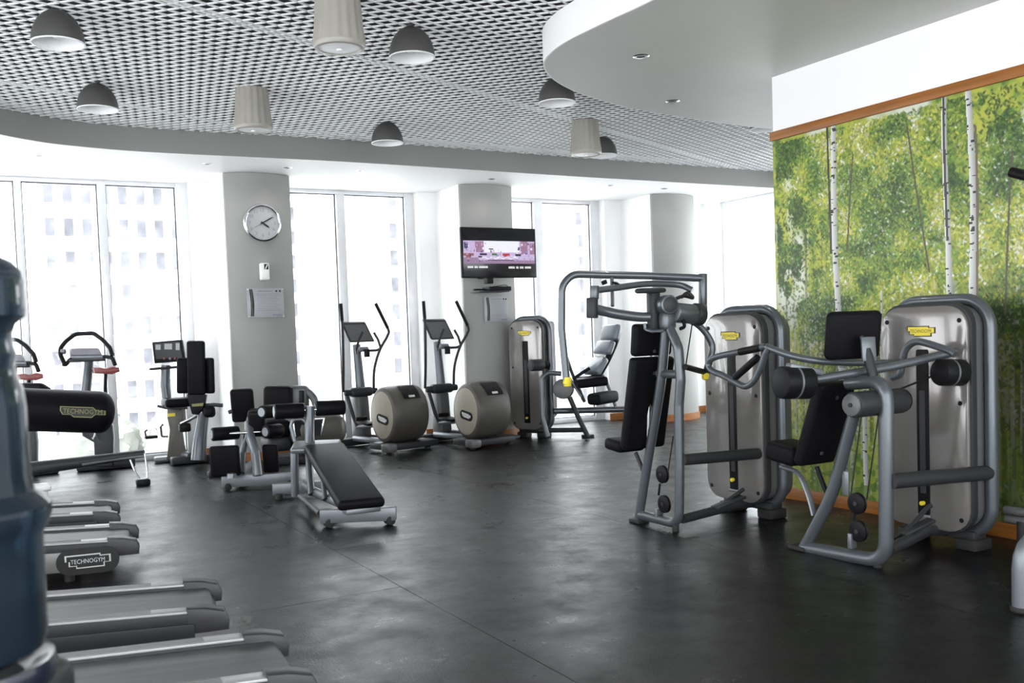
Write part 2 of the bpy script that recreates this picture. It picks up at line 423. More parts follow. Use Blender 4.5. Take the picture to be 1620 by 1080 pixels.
# window wall
b = MB()
for x0, x1 in ((-4.0, -.42), (2.44, 3.5), (5.44, 6.5), (8.51, 10.46)): b.minmax((x0, YW, 0), (x1, YW+.3, ZS))
struct('wall_back', b, 'bright', smooth=False)
b = MB().minmax((-4, YW, ZS), (10.76, YW+.3, 4.06)); struct('wall_back_head', b, 'bright')
def window(name, x0, x1, muls, r0, r1):
    """opening x0..x1, outer frame bars up to r0 and from r1, mullions in between"""
    zt = ZS
    b = MB(); b.minmax((x0, YG-.06, .0), (r0, YG+.06, zt), .004); b.minmax((r1, YG-.06, .0), (x1, YG+.06, zt), .004)
    b.minmax((r0, YG-.05, zt-.05), (r1, YG+.05, zt), .004); b.minmax((r0, YG-.05, 0), (r1, YG+.05, .07), .004)
    fr = struct(name, b, 'alu')
    for m0, m1 in muls: struct('mullion', MB().minmax((m0, YG-.08, .07), (m1, YG+.05, zt-.05), .004), 'alu', fr)
    edges = [r0] + [e for m_ in muls for e in m_] + [r1]
    for i in range(0, len(edges), 2):
        a, c = edges[i], edges[i+1]
        gk = MB()
        for q in ((a, .07, a+.012, zt-.05), (c-.012, .07, c, zt-.05), (a, zt-.062, c, zt-.05), (a, .07, c, .082)): gk.minmax((q[0], YG-.02, q[1]), (q[2], YG-.005, q[3]))
        struct('gasket', gk, 'gasket', fr, smooth=False)
        struct('pane', MB().minmax((a+.004, YG-.004, .075), (c-.004, YG+.004, zt-.055)), 'glass', fr, smooth=False)
window('window_1', -.42, 2.44, [(.547, .623), (1.42, 1.51)], -.34, 2.30)
window('window_2', 3.5, 5.44, [(4.33, 4.443)], 3.57, 5.31)
window('window_3', 6.5, 8.51, [(7.35, 7.49)], 6.57, 8.357)
# end wall on the right of the last column: one large window in the wall that runs towards the viewer
XE = 10.46
b = MB(); b.minmax((XE, 11.9, 0), (XE+.3, 12.5, ZS)); b.minmax((XE, -3.2, 0), (XE+.3, 7.9, ZS)); struct('wall_end', b, 'bright', smooth=False)
b = MB().minmax((XE, -3.2, ZS), (XE+.3, 12.5, 4.06)); struct('wall_end_head', b, 'bright')
b = MB()
for q in ((7.9, 0, 7.96, ZS), (11.84, 0, 11.9, ZS), (7.96, ZS-.06, 11.84, ZS), (7.96, 0, 11.84, .07), (9.86, .07, 9.94, ZS-.06)): b.minmax((XE+.12, q[0], q[1]), (XE+.22, q[2], q[3]), .004)
w4 = struct('window_4', b, 'alu')
for a, c in ((7.965, 9.855), (9.945, 11.835)): struct('pane', MB().minmax((XE+.165, a, .075), (XE+.173, c, ZS-.065)), 'glass', w4, smooth=False)
# left side of the room (outside the frame): the glazing goes on round the corner
b = MB(); b.minmax((-4.0, 11.6, 0), (-3.7, 12.2, ZS)); b.minmax((-4.0, 7.6, 0), (-3.7, 8.2, ZS)); b.minmax((-4.0, 3.6, 0), (-3.7, 4.2, ZS)); struct('wall_left', b, 'bright', smooth=False)
# columns with softly rounded fronts
def column(name, x0, x1):
    n = 12; pts = [(x0, YW)]
    for k in range(n+1):
        t = k/n; pts.append((x0+(x1-x0)*t, 11.42-.13*math.sin(PI*t)**.8))
    pts.append((x1, YW))
    o = struct(name, MB().minmax((x0, 11.46, 0), (x1, YW, ZS)), 'bright', smooth=False)
    pts = [(x0-.004, 11.46)] + pts[1:-1] + [(x1+.004, 11.46)]
    struct('cladding', MB().prism([V((x, y, 0)) for x, y in pts], (0, 0, ZS-.004)), 'column', o, label='grey curved front cladding')
    bp = [(x0-.012, YW-.3)] + [(x0-.012+(x1-x0+.024)*k/n, 11.408-.13*math.sin(PI*k/n)**.8) for k in range(n+1)] + [(x1+.012, YW-.3)]
    struct('skirting', MB().prism([V((x, y, 0)) for x, y in bp], (0, 0, .1)), 'wood', o)
    return o
column('wall_column', 2.67, 3.44); column('wall_column', 5.70, 6.47); column('wall_column', 8.82, 9.60)
b = MB()
for x0, x1 in ((2.44, 2.66), (6.48, 6.5), (5.44, 5.69), (8.51, 8.8), (9.62, 10.46)): b.minmax((x0, YW-.02, 0), (x1, YW, .1))
struct('baseboard_back', b, 'wood', smooth=False)

# ------------------------------------------------------------------ forest mural: a flat print, painted as colour on a fine sheet
def make_mural():
    y0, y1, z0, z1, st = 2.6, YM, .095, 2.83, .0052
    ny, nz = int((y1-y0)/st), int((z1-z0)/st)
    rg = np.random.default_rng(5)
    yy = y0+(np.arange(ny)+.5)*(y1-y0)/ny; zz = z0+(np.arange(nz)+.5)*(z1-z0)/nz
    Y, Z = np.meshgrid(yy, zz)                                   # rows go up
    def vnoise(cy, cz, seed):
        r = np.random.default_rng(seed); gy, gz = int((y1-y0)/cy)+3, int((z1-z0)/cz)+3; G = r.random((gz, gy))
        fy, fz = (Y-y0)/cy, (Z-z0)/cz; iy, iz = fy.astype(int), fz.astype(int); ty, tz = fy-iy, fz-iz
        ty, tz = ty*ty*(3-2*ty), tz*tz*(3-2*tz)
        return (G[iz, iy]*(1-ty)+G[iz, iy+1]*ty)*(1-tz)+(G[iz+1, iy]*(1-ty)+G[iz+1, iy+1]*ty)*tz
    img = np.zeros((nz, ny, 3))
    n1 = vnoise(.5, .5, 1)*.30+vnoise(.2, .2, 2)*.22+vnoise(.07, .08, 3)*.22+vnoise(.026, .03, 13)*.26
    st_ = vnoise(.035, .9, 4)*.6+vnoise(.014, .5, 5)*.4
    low = np.clip((1.55-Z)/.5, 0, 1)
    deep, mid, yel, pale = np.array([.035, .085, .015]), np.array([.17, .30, .045]), np.array([.50, .52, .07]), np.array([.80, .83, .72])
    t = np.clip((n1-.36)/.26, 0, 1)[..., None]; t2 = np.clip((.44-n1)/.14, 0, 1)[..., None]
    img[:] = mid*(1-t)+yel*t; img[:] = img*(1-t2*.7)+deep*t2*.7
    sk = np.clip((vnoise(.30, .38, 6)*.6+vnoise(.11, .16, 7)*.4-.53)/.12, 0, 1)*np.clip((Z-.9)/.4, 0, 1)
    img = img*(1-sk[..., None]*.9)+pale*sk[..., None]*.9
    a = np.clip((st_-.5)/.15, 0, 1)*low; img = img*(1-a[..., None]*.75)+np.array([.66, .66, .44])*a[..., None]*.75   # pale far stems
    a = np.clip((.42-st_)/.12, 0, 1)*low; img = img*(1-a[..., None]*.6)+np.array([.10, .12, .03])*a[..., None]*.6
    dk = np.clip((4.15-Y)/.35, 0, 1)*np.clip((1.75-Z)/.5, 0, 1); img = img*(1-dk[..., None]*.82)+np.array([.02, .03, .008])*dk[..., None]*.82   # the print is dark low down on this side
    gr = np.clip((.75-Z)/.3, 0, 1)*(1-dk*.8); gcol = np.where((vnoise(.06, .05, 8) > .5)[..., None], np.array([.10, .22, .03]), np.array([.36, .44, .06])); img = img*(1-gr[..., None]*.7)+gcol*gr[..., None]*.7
    def trunk(py, w_, z_lo, z_hi, col, marks, lean=0.0, wob=.01, alpha=1.0):
        for j in range(nz):
            z = zz[j]
            if z < z_lo or z > z_hi: continue
            c = py+lean*(z-z_lo)+wob*math.sin(z*3+py*9); hw = w_/2*(1-.25*(z-z_lo)/max(z_hi-z_lo, .1))
            i0, i1 = int((c-hw-y0)/(y1-y0)*ny), int((c+hw-y0)/(y1-y0)*ny)+1
            for i in range(max(i0, 0), min(i1, ny)):
                u = (yy[i]-c)/max(hw, 1e-4)
                sh = .74+.26*u if marks else 1
                img[j, i] = img[j, i]*(1-alpha)+np.array(col)*sh*alpha
        if marks:
            for _ in range(int((z_hi-z_lo)*24)):
                z = rg.uniform(z_lo, z_hi); j = int((z-z0)/(z1-z0)*nz); c = py+lean*(z-z_lo)+wob*math.sin(z*3+py*9)
                off = rg.uniform(-.5, .3)*w_; ln = rg.uniform(.15, .6)*w_; i0 = int((c+off-y0)/(y1-y0)*ny); i1 = max(i0+1, int((c+off+ln-y0)/(y1-y0)*ny))
                if i0 > 0 and i1 < ny-1: img[max(j, 0):j+rg.integers(1, 4), i0:i1] = np.array([.03, .03, .03])
    # slim background stems
    for _ in range(130):
        y = rg.uniform(y0, y1); d = rg.random(); c = np.array([.62, .62, .52]) if d > .45 else np.array([.10, .11, .05])
        c = c*(.25 if y < 3.95 else .6 if y < 4.2 else 1)
        trunk(y, rg.uniform(.008, .024), rg.uniform(.3, .8), rg.uniform(1.1, 2.3), c, False, rg.uniform(-.02, .02), .005, .55)
    # leaves in small soft dabs; density follows clumps
    pal = np.array([deep, [.07, .17, .025], mid, [.26, .38, .05], yel, [.62, .60, .08], [.82, .84, .70]])
    nl = 90000; ly = rg.random(nl)*ny; lz = (rg.random(nl)**.7)*nz; dens = rg.random(nl)
    clump = vnoise(.42, .34, 9)*.55+vnoise(.15, .13, 10)*.45; gap = vnoise(.3, .45, 11)*.6+vnoise(.1, .14, 12)*.4
    K = []
    for k in range(24):                                           # small tilted leaf stamps
        r1, r2, a = rg.uniform(1.6, 4.2), rg.uniform(.8, 2.0), rg.uniform(0, PI); u, v_ = np.meshgrid(np.arange(-5, 6), np.arange(-5, 6))
        K.append(np.clip(1.6-1.3*np.sqrt(((u*math.cos(a)+v_*math.sin(a))/r1)**2+((-u*math.sin(a)+v_*math.cos(a))/r2)**2), 0, 1)[..., None])
    for q in range(nl):
        i, j = int(ly[q]), int(lz[q]); z = zz[j]
        if i < 6 or j < 6 or i > ny-7 or j > nz-7: continue
        if z < 1.25 and dens[q] > .12+.42*max(0, (z-.65)): continue
        cl = clump[j, i]
        if gap[j, i] > .58 and z > .9 and dens[q] > .12: continue
        side = max(0, min(1, (yy[i]-4.9)/.8)); top = max(0, min(1, (z-1.9)/.6))
        x = cl*1.7-.40-.25*side*top-(.35 if yy[i] < 4.2 else 0)*top+rg.normal(0, .20)
        k = int(np.clip(x*6.2, 0, 6)); al = K[rg.integers(0, 24)]*(.85)
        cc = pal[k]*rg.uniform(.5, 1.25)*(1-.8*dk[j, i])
        blk = img[j-5:j+6, i-5:i+6]; blk[:] = blk*(1-al)+cc*al
    def ypx(x, y): return PX(x, y, XR).y
    wh = (.82, .83, .80)
    trunk(ypx(1328, 420), .055, .75, 2.83, wh, True, .018, .012)
    trunk(ypx(1320, 300)+.035, .016, 1.9, 2.83, (.05, .05, .04), False, .02, .0)
    trunk(ypx(1500, 440), .042, 1.3, 2.83, wh, True, .0, .012)
    trunk(ypx(1500, 300)+.012, .014, 1.9, 2.83, (.06, .06, .05), False, .0, .01)
    trunk(ypx(1541, 400), .05, .9, 2.83, wh, True, .01, .014)
    trunk(ypx(1549, 400), .014, .9, 2.6, (.16, .13, .08), False, .01, .01)
    trunk(ypx(1371, 700), .036, .2, 1.3, wh, True, .0, .01)
    trunk(ypx(1340, 740), .04, .2, 1.1, (.5, .5, .45), True, .0, .01)
    trunk(ypx(1400, 700), .02, .2, 1.6, (.7, .7, .6), True, .0, .01)
    trunk(3.05, .06, .2, 2.83, wh, True, .01, .01); trunk(2.5, .045, .2, 2.83, wh, True, -.01, .01)
    for (a, c_, zlo, zhi, ln) in ((1340, 330, 1.9, 2.6, -.10), (1470, 330, 1.7, 2.7, .16), (1590, 320, 1.4, 2.4, -.05)):
        trunk(ypx(a, c_), .010, zlo, zhi, (.10, .09, .05), False, ln, .004)
    img = np.clip(img*.84, 0, 1)
    # leaves over the trunks here and there
    vy = np.linspace(y0, y1, ny+1); vz = np.linspace(z0, z1, nz+1); GY, GZ = np.meshgrid(vy, vz)
    co = np.stack([np.zeros(GY.size), GY.ravel(), GZ.ravel()], 1)
    idx = np.arange((nz+1)*(ny+1)).reshape(nz+1, ny+1)
    qd = np.stack([idx[:-1, :-1], idx[1:, :-1], idx[1:, 1:], idx[:-1, 1:]], -1).reshape(-1, 4)
    me = bpy.data.meshes.new('forest_mural'); nq = len(qd)
    me.vertices.add(len(co)); me.vertices.foreach_set('co', co.ravel())
    me.loops.add(nq*4); me.loops.foreach_set('vertex_index', qd.ravel().astype(np.int32))
    me.polygons.add(nq); me.polygons.foreach_set('loop_start', (np.arange(nq)*4).astype(np.int32))
    me.update(calc_edges=True)
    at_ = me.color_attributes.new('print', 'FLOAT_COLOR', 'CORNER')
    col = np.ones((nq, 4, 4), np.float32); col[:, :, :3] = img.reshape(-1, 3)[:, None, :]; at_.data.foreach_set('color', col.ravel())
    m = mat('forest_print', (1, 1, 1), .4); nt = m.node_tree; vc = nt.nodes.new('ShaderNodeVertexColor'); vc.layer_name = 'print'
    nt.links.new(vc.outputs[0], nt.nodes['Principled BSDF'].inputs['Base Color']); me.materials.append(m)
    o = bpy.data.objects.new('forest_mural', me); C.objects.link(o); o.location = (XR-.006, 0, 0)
    o['label'] = 'wall mural printed with sunlit birch trunks and green leaves'; o['category'] = 'mural'
make_mural()

# ------------------------------------------------------------------ outside: pale haze-white plaza and buildings
struct('exterior_ground', MB().minmax((-90, 12.6, -6.2), (120, 140, -6)), 'concrete')
def building(x, y, wx, dy, zt, nx, nz, label, fill=.5, roof=False):
    T = Thing('building', label, 'building', (x, y, -6))
    T.part('facade', MB().minmax((x-wx/2, y, -6), (x+wx/2, y+dy, zt)), 'facade')
    T.part('parapet', MB().minmax((x-wx/2-.2, y-.2, zt), (x+wx/2+.2, y+dy, zt+.5)), 'farroof' if roof else 'facade')
    cw, ch = wx/nx, (zt+6)/nz
    for j in range(nz):
        T.part('ledge', MB().minmax((x-wx/2, y-.35, -6+ch*j+ch*.86), (x+wx/2, y, -6+ch*(j+1))), 'facade')
        for i in range(nx):
            xc = x-wx/2+cw*(i+.5); zc = -6+ch*(j+.45)
            T.part('window', MB().minmax((xc-cw*fill/2, y-.06, zc-ch*.27), (xc+cw*fill/2, y+.02, zc+ch*.27)), 'farglass', smooth=False)
building(9.5, 62, 11, 12, 19, 11, 13, 'pale multi-storey block with window bands beyond the window left of the clock column')
building(18.5, 70, 6, 12, 15, 7, 12, 'slim pale block beyond the right pane of the first window')
building(33, 70, 9, 12, 21, 8, 13, 'pale tower far beyond the window between clock and television columns')
building(58, 80, 12, 12, 22, 8, 13, 'pale block far beyond the window right of the television')
building(13.6, 52, 6.5, 6, -1.9, 4, 1, 'low white pavilion with dark openings beyond the window by the exercise bikes', .6, True)
for i, (x, y, r) in enumerate(((4.6, 44, 1.7), (8.0, 42, 1.9), (29, 58, 1.6))):
    T = Thing('tree', ['small pale-leaved tree beyond the window, farthest left', 'rounded tree beyond the window above the back extension pad', 'low tree seen between the two cross trainers outside'][i], 'tree', (x, y, -6), 0, 'trees outside the windows')
    bm = bmesh.new(); bmesh.ops.create_icosphere(bm, subdivisions=4, radius=r)
    rr = random.Random(i)
    for v in bm.verts: v.co = v.co*(1+rr.uniform(-.07, .07)); v.co.z *= .8
    T.part('crown', MB().addbm(bm, Matrix.Translation((x, y, -6+2.2+r*.6))), 'fargreen'); T.part('trunk', MB().cyl((x, y, -6), (x, y, -3.4), .15, 8), 'farroof')

# ------------------------------------------------------------------ ceiling lamps, speakers, downlights
ZG = 3.575
def dome_lamp(p, label):
    T = Thing('dome_lamp', label, 'ceiling lamp', (p.x, p.y, ZG), 0, 'grey dome lamps under the grid')
    r, h = .162, .212; zr = ZG-.004-h
    prof = [(r*math.cos(a), zr+.004+h*math.sin(a)) for a in [PI/2*k/9 for k in range(10)]]
    inner = [((r-.008)*math.cos(a), zr+.004+(h-.01)*math.sin(a)) for a in [PI/2*k/9 for k in range(9, -1, -1)]]
    bz = (p.x, p.y, 0)
    T.part('dome', MB().lathe(prof, bz, seg=32), 'lampgrey')
    T.part('reflector', MB().lathe(inner, bz, seg=32), 'lampwhite')
    T.part('rim', MB().lathe([(r-.007, zr+.004), (r-.007, zr-.003), (r+.002, zr-.003), (r+.002, zr+.004), (r-.002, zr+.006)], bz, seg=32), 'lampwhite')
    T.part('bulb', MB().lathe([(0, zr+.03), (.03, zr+.04), (.042, zr+.075), (.03, zr+.11), (.02, zr+.15), (0, zr+.17)], bz, seg=14), 'plastic')
    T.part('stem', MB().cyl((p.x, p.y, ZG+.001), (p.x, p.y, 3.66), .03, 12), 'lampgrey')
ZRIM = ZG-.22
for q, lb in (((92, 70), 'grey dome lamp above the leftmost window, nearest to the viewer'),
              ((155, 174), 'grey dome lamp close to the curved fascia above the first window'),
              ((652, 92), 'grey dome lamp beside the nearest ivory speaker'),
              ((613, 227), 'grey dome lamp close to the fascia between clock and television columns'),
              ((881, 164), 'grey dome lamp just under the nose of the dropped ceiling'),
              ((954, 247), 'grey dome lamp half behind the farthest ivory speaker'),
              ((1212, 205), 'grey dome lamp mostly hidden above the dropped ceiling edge near the mural')):
    P = PZ(q[0], q[1], ZRIM); dome_lamp(P, lb)
def speaker(p, label):
    T = Thing('pendant_speaker', label, 'speaker', (p.x, p.y, ZG), 0, 'ivory fluted canisters under the grid')
    zb = 3.225; bz = (p.x, p.y, 0)
    T.part('body', MB().lathe([(.135, ZG), (.14, ZG-.05), (.152, zb+.12), (.164, zb+.05), (.163, zb+.03)], bz, seg=96, flute=.022, nfl=16), 'flute')
    T.part('rim', MB().lathe([(.164, zb+.034), (.166, zb+.02), (.155, zb), (.135, zb-.003), (.13, zb+.006)], bz, seg=40), 'flute')
    T.part('grille', MB().lathe([(.132, zb+.004), (.06, zb-.004), (0, zb-.006)], bz, seg=32), 'lampwhite')
    T.part('tweeter', MB().lathe([(.02, zb-.004), (.018, zb-.014), (0, zb-.017)], bz, seg=14), 'alu')
    T.part('collar', MB().cyl((p.x, p.y, ZG-.004), (p.x, p.y, ZG+.03), .13, 28), 'lampgrey')
for q, lb in (((537, 77), 'ivory fluted pendant speaker cut by the top of the picture'), ((401, 206), 'ivory fluted pendant speaker above the clock column'), ((927, 245), 'ivory fluted pendant speaker nearest the forest mural')):
    speaker(PZ(q[0], q[1], 3.225), lb)
def downlight(p, z, label, r=.045, power=0.0):
    T = Thing('downlight', label, 'downlight', (p.x, p.y, z), 0, 'small recessed downlights')
    bz = (p.x, p.y, z)
    T.part('trim_ring', MB().lathe([(r*.62, .0), (r*.62, -.004), (r, -.005), (r+.006, -.001), (r+.006, .0)], bz, seg=20), 'chrome')
    T.part('lamp', MB().lathe([(0, -.003), (r*.6, -.003), (r*.6, .0), (0, .0)], bz, seg=16), 'gasket')
    if power:
        ld = bpy.data.lights.new('downlight_beam', 'SPOT'); ld.energy = power; ld.spot_size = math.radians(150); ld.spot_blend = .6; ld.shadow_soft_size = .05; ld.color = (1, .97, .93)
        lo = bpy.data.objects.new('downlight_beam', ld); C.objects.link(lo); lo.location = (0, 0, -.012); lo.parent = T.o
dl = [(62, 246), (328, 259), (456, 265), (569, 270), (778, 283), (965, 293), (1051, 298)]
dn = ['above the leftmost window, left end of the soffit row', 'above the right jamb of the first window', 'over the right edge of the clock column', 'above the window between clock and television', 'over the television column', 'above the window right of the television', 'in front of the last grey column, right end of the soffit row']
for q, n_ in zip(dl, dn): downlight(PZ(q[0], q[1], ZS), ZS, 'small recessed downlight '+n_, .045, 4)
downlight(PZ(1014, 89, 3.33), 3.33, 'recessed chrome downlight in the dropped ceiling, nearer to the viewer', .055, 14)
downlight(PZ(1064, 160, 3.33), 3.33, 'recessed chrome downlight in the dropped ceiling, nearer to the windows', .055, 14)

# ------------------------------------------------------------------ on the columns: clock, dispenser, notices, television
YC = 11.285
def colface(x, y): return PY(x, y, YC)
pc = colface(414, 353); EXx, EZz, NY = V((1, 0, 0)), V((0, 0, 1)), V((0, -1, 0))
M['dial'] = mat('clock_dial_white', (.42, .43, .44), .5, var=.02)
T = Thing('wall_clock', 'round silver wall clock showing ten past four on the grey column', 'clock', pc)
R_ = .222
T.part('bezel', MB().lathe([(R_-.06, .0), (R_, .0), (R_, .03), (R_-.008, .05), (R_-.024, .058), (R_-.034, .05), (R_-.036, .034)], pc, NY, 48), 'chrome')
T.part('dial', MB().lathe([(0, .03), (R_-.034, .03), (R_-.034, .02), (0, .02)], pc, NY, 40), 'dial')
mm = place(pc+NY*.032, EXx, EZz)
num = MB()
for h in range(1, 13):
    a = PI/2-h*PI/6; vs, fs = text_geo(str(h), .052); cx_, cz_ = .145*math.cos(a), .145*math.sin(a)
    num.add([mm @ V((v.x+cx_, v.y+cz_, 0)) for v in vs], fs)
T.part('numerals', num, 'greyink', smooth=False)
tk = MB()
for k in range(60):
    a = k*PI/30; tk.add([mm @ V(((rr*math.cos(a)-s_*.0016*math.sin(a)), (rr*math.sin(a)+s_*.0016*math.cos(a)), 0)) for rr, s_ in ((.172, -1), (.181, -1), (.181, 1), (.172, 1))], [(0, 1, 2, 3)])
T.part('minute_marks', tk, 'greyink', smooth=False)
vs, fs = text_geo('QUARTZ', .022)
def hand(name, ang, ln, wd, tail, z, m='ink'):
    a = math.radians(ang); d = V((math.sin(a), math.cos(a), 0)); n = V((d.y, -d.x, 0))
    b = MB().prism([mm @ (q+V((0, 0, z))) for q in (-d*tail-n*wd, d*ln*.75-n*wd*1.2, d*ln, d*ln*.75+n*wd*1.2, -d*tail+n*wd)], NY*.003); T.part(name, b, m)
hand('hour_hand', 125, .10, .009, .02, .004); hand('minute_hand', 60, .15, .006, .025, .008); hand('second_hand', 240, .14, .0015, .03, .012)
T.part('hub', MB().lathe([(0, .036), (.012, .036), (.012, .05), (0, .052)], pc, NY, 14), 'ink')
p = colface(417, 430)
T = Thing('air_freshener', 'white plastic air freshener dispenser below the clock', 'dispenser', p)
T.part('housing', MB().box(p+NY*.035, (.105, .085, .20), .018), 'plastic')
T.part('window_slot', MB().box(p+NY*.079+V((.012, 0, .055)), (.05, .004, .062), .0015), 'ink')
T.part('cover_mark', MB().box(p+NY*.0815+V((.014, 0, .055)), (.012, .003, .06), .001, Matrix.Rotation(.5, 3, 'Y')), 'plastic')
T.part('cover', MB().box(p+NY*.078+V((0, 0, -.035)), (.088, .008, .11), .003), 'plastic')
def notice(cx_, cy_, label, w_, h_):
    p = colface(cx_, cy_)
    T = Thing('notice_sign', label, 'sign', p, 0, 'acrylic notices on the columns')
    T.part('plate', MB().box(p+NY*.008, (w_, .008, h_), .002), 'paper')
    m = place(p+NY*.0125, EXx, EZz)
    sw = []
    for k in range(9): t = k/8; sw.append((-w_*.5+.028+.010*math.sin(PI*t*1.1)+.012*t*t, h_*(.47-.92*t)))
    pol = sw + [(x+.036+.004*math.sin(PI*i/8), z) for i, (x, z) in reversed(list(enumerate(sw)))]
    T.part('swoosh', MB().prism([m @ V((x, z, 0)) for x, z in pol], NY*.001), 'ink')
    T.part('swoosh_line', MB().tube([m @ V((x+.016+.004*math.sin(i), z, .0015)) for i, (x, z) in enumerate(sw)], .0012, seg=5), 'paper')
    b = MB(); b.box(p+NY*.0127+V((.0, 0, h_*.40)), (w_*.42, .001, .010)); T.part('heading', b, 'greyink')
    b = MB()
    for k in range(11): b.box(p+NY*.0127+V((.03-w_*.02*(k % 3 == 2), 0, h_*(.30-.056*k))), (w_*(.62-.10*(k % 3 == 2)), .001, .0045))
    T.part('print_lines', b, 'greyink')
    for x in (.30, .40): T.part('emblem', MB().lathe([(0, 0), (.012, 0), (.012, .001), (0, .001)], p+NY*.0125+V((w_*x, 0, h_*.40)), NY, 10), 'ink')
    T.part('footer_mark', MB().box(p+NY*.0127+V((w_*.30, 0, -h_*.42)), (w_*.24, .001, .018), 0), 'greyink')
    for sx in (-1, 1):
        for sz in (-1, 1): T.part('screw', MB().cyl(p+NY*.012+V((sx*w_*.47, 0, sz*h_*.46)), p+NY*.016+V((sx*w_*.47, 0, sz*h_*.46)), .006, 8), 'chrome')
notice(420, 479, 'grey acrylic notice with black swoosh on the clock column', .43, .34)
notice(785, 489, 'grey acrylic notice with black swoosh below the television', .36, .33)
# television
a, c, e = PY(729, 356, 10.95), PY(847, 361, 10.95), PY(731, 437, 10.95)
TW, TH = (c-a).length, (a-e).length; tc = (a+c)/2+V((0, 0, -TH/2)); tc.z -= .012
T = Thing('television', 'flat black television showing a living room advert on the middle column', 'television', tc)
T.part('cabinet', MB().box(tc+V((0, .03, 0)), (TW, .05, TH), .008), 'black')
T.part('screen', MB().box(tc+V((0, .004, 0)), (TW-.03, .004, TH-.03), .001), 'screen')
m = place(tc+V((0, .0015, 0)), EXx, EZz); SW, SH = TW-.05, TH-.04
rdt = random.Random(11)
zq = lambda q: .27+(q-.2)/.6*.48 if q >= .2 else q+.03
def scr(name, rects, col, s_=1.0, z=0.0, par=None):
    b = MB()
    for (x0, z0, x1, z1) in rects: b.add([m @ V((x*SW-SW/2, y*SH-SH/2, z)) for x, y in ((x0, zq(z0)), (x1, zq(z0)), (x1, zq(z1)), (x0, zq(z1)))], [(0, 1, 2, 3)])
    return T.part(name, b, em('tv_'+name, col, s_), par, smooth=False)
base = scr('picture', [(0, .2, 1, .8)], (.60, .48, .74), .95)
scr('picture_wall', [(.28, .5, .78, .8)], (.86, .86, .98), 1, .0004, base); scr('picture_curtain', [(.16, .5, .28, .78), (.8, .45, .9, .8), (.93, .45, 1, .75)], (.42, .22, .36), .8, .0005, base)
scr('picture_doorway', [(0.01, .6, .06, .76)], (.04, .05, .1), .8, .0006, base); scr('picture_floor', [(0, .2, .2, .36), (.2, .2, 1, .29)], (.38, .25, .40), .8, .0005, base)
scr('picture_sofa', [(0, .4, .14, .47), (.03, .36, .1, .40)], (.35, .12, .14), .8, .0007, base)
scr('picture_chairs', [(.22, .42, .32, .47), (.72, .40, .80, .46), (.2, .36, .25, .4), (.35, .57, .41, .6), (.33, .28, .7, .30)], (.03, .02, .05), .8, .0008, base)
for nm_, colr_, n_r in (('picture_dark_detail', (.10, .06, .14), 26), ('picture_rose_detail', (.62, .36, .50), 22), ('picture_light_detail', (.86, .84, 1.0), 26), ('picture_blue_detail', (.30, .28, .62), 14)):
    q_ = []
    for _ in range(n_r):
        x_ = rdt.choice((rdt.uniform(0, .3), rdt.uniform(.72, .98), rdt.uniform(.2, .8))); z_ = rdt.uniform(.24, .72) if not .3 < x_ < .75 else rdt.uniform(.26, .5); q_.append((x_, z_, min(1, x_+rdt.uniform(.006, .03)), min(.79, z_+rdt.uniform(.015, .07))))
    scr(nm_, q_, colr_, .9, .00075, base)
scr('picture_plant', [(.39, .42, .46, .47)], (.06, .22, .07), .8, .0008, base); scr('picture_red_chair', [(.54, .41, .64, .47), (.56, .38, .6, .41)], (.55, .03, .05), .9, .0008, base)
rr = random.Random(3); b = []
for k in range(30): x = .25+.017*k; h = rr.uniform(.02, .05); b.append((x, .33+.02*math.sin(k), x+.010, .33+.02*math.sin(k)+h))
scr('script_caption', b+[(.28+.02*k, .5+.012*(k % 3), .29+.02*k, .53+.012*(k % 2)) for k in range(22)], (1, 1, 1), 1, .001, base)
scr('caption_bar', [(.05+.0155*k, .145, .062+.0155*k, .185) for k in range(18) if k not in (5, 9)], (1, 1, 1), .95, .0006)
scr('number_bar', [(.62+.018*k, .135, .633+.018*k, .18) for k in range(18) if k not in (5, 8, 12)], (1, 1, 1), .95, .0006)
p = PY(777, 452, 11.0)
T.part('wall_bracket', MB().box((p.x, 11.13, tc.z-TH*.40), (.10, .30, .12), .01).box((p.x, 11.06, tc.z-TH*.53), (.09, .10, .10), .01), 'black')
p = PY(783, 457, 11.05); T = Thing('decoder_shelf', 'small black decoder box on a bracket under the television', 'decoder', p)
T.part('decoder', MB().box(p+V((.03, 0, 0)), (.32, .20, .055), .008), 'black'); T.part('shelf', MB().box(p+V((-.02, .1, -.032)), (.44, .26, .012), .003), 'gasket')
T.part('shelf_arm', MB().box(p+V((-.22, .02, -.005)), (.16, .05, .02), .006), 'black')
T.part('cable', MB().tube([p+V((-.02, .05, .03)), p+V((.10, 0, .045)), p+V((.17, .02, .05)), p+V((.22, .05, .03)), p+V((.16, .08, .02))], .005, spline=True, seg=6), 'black')

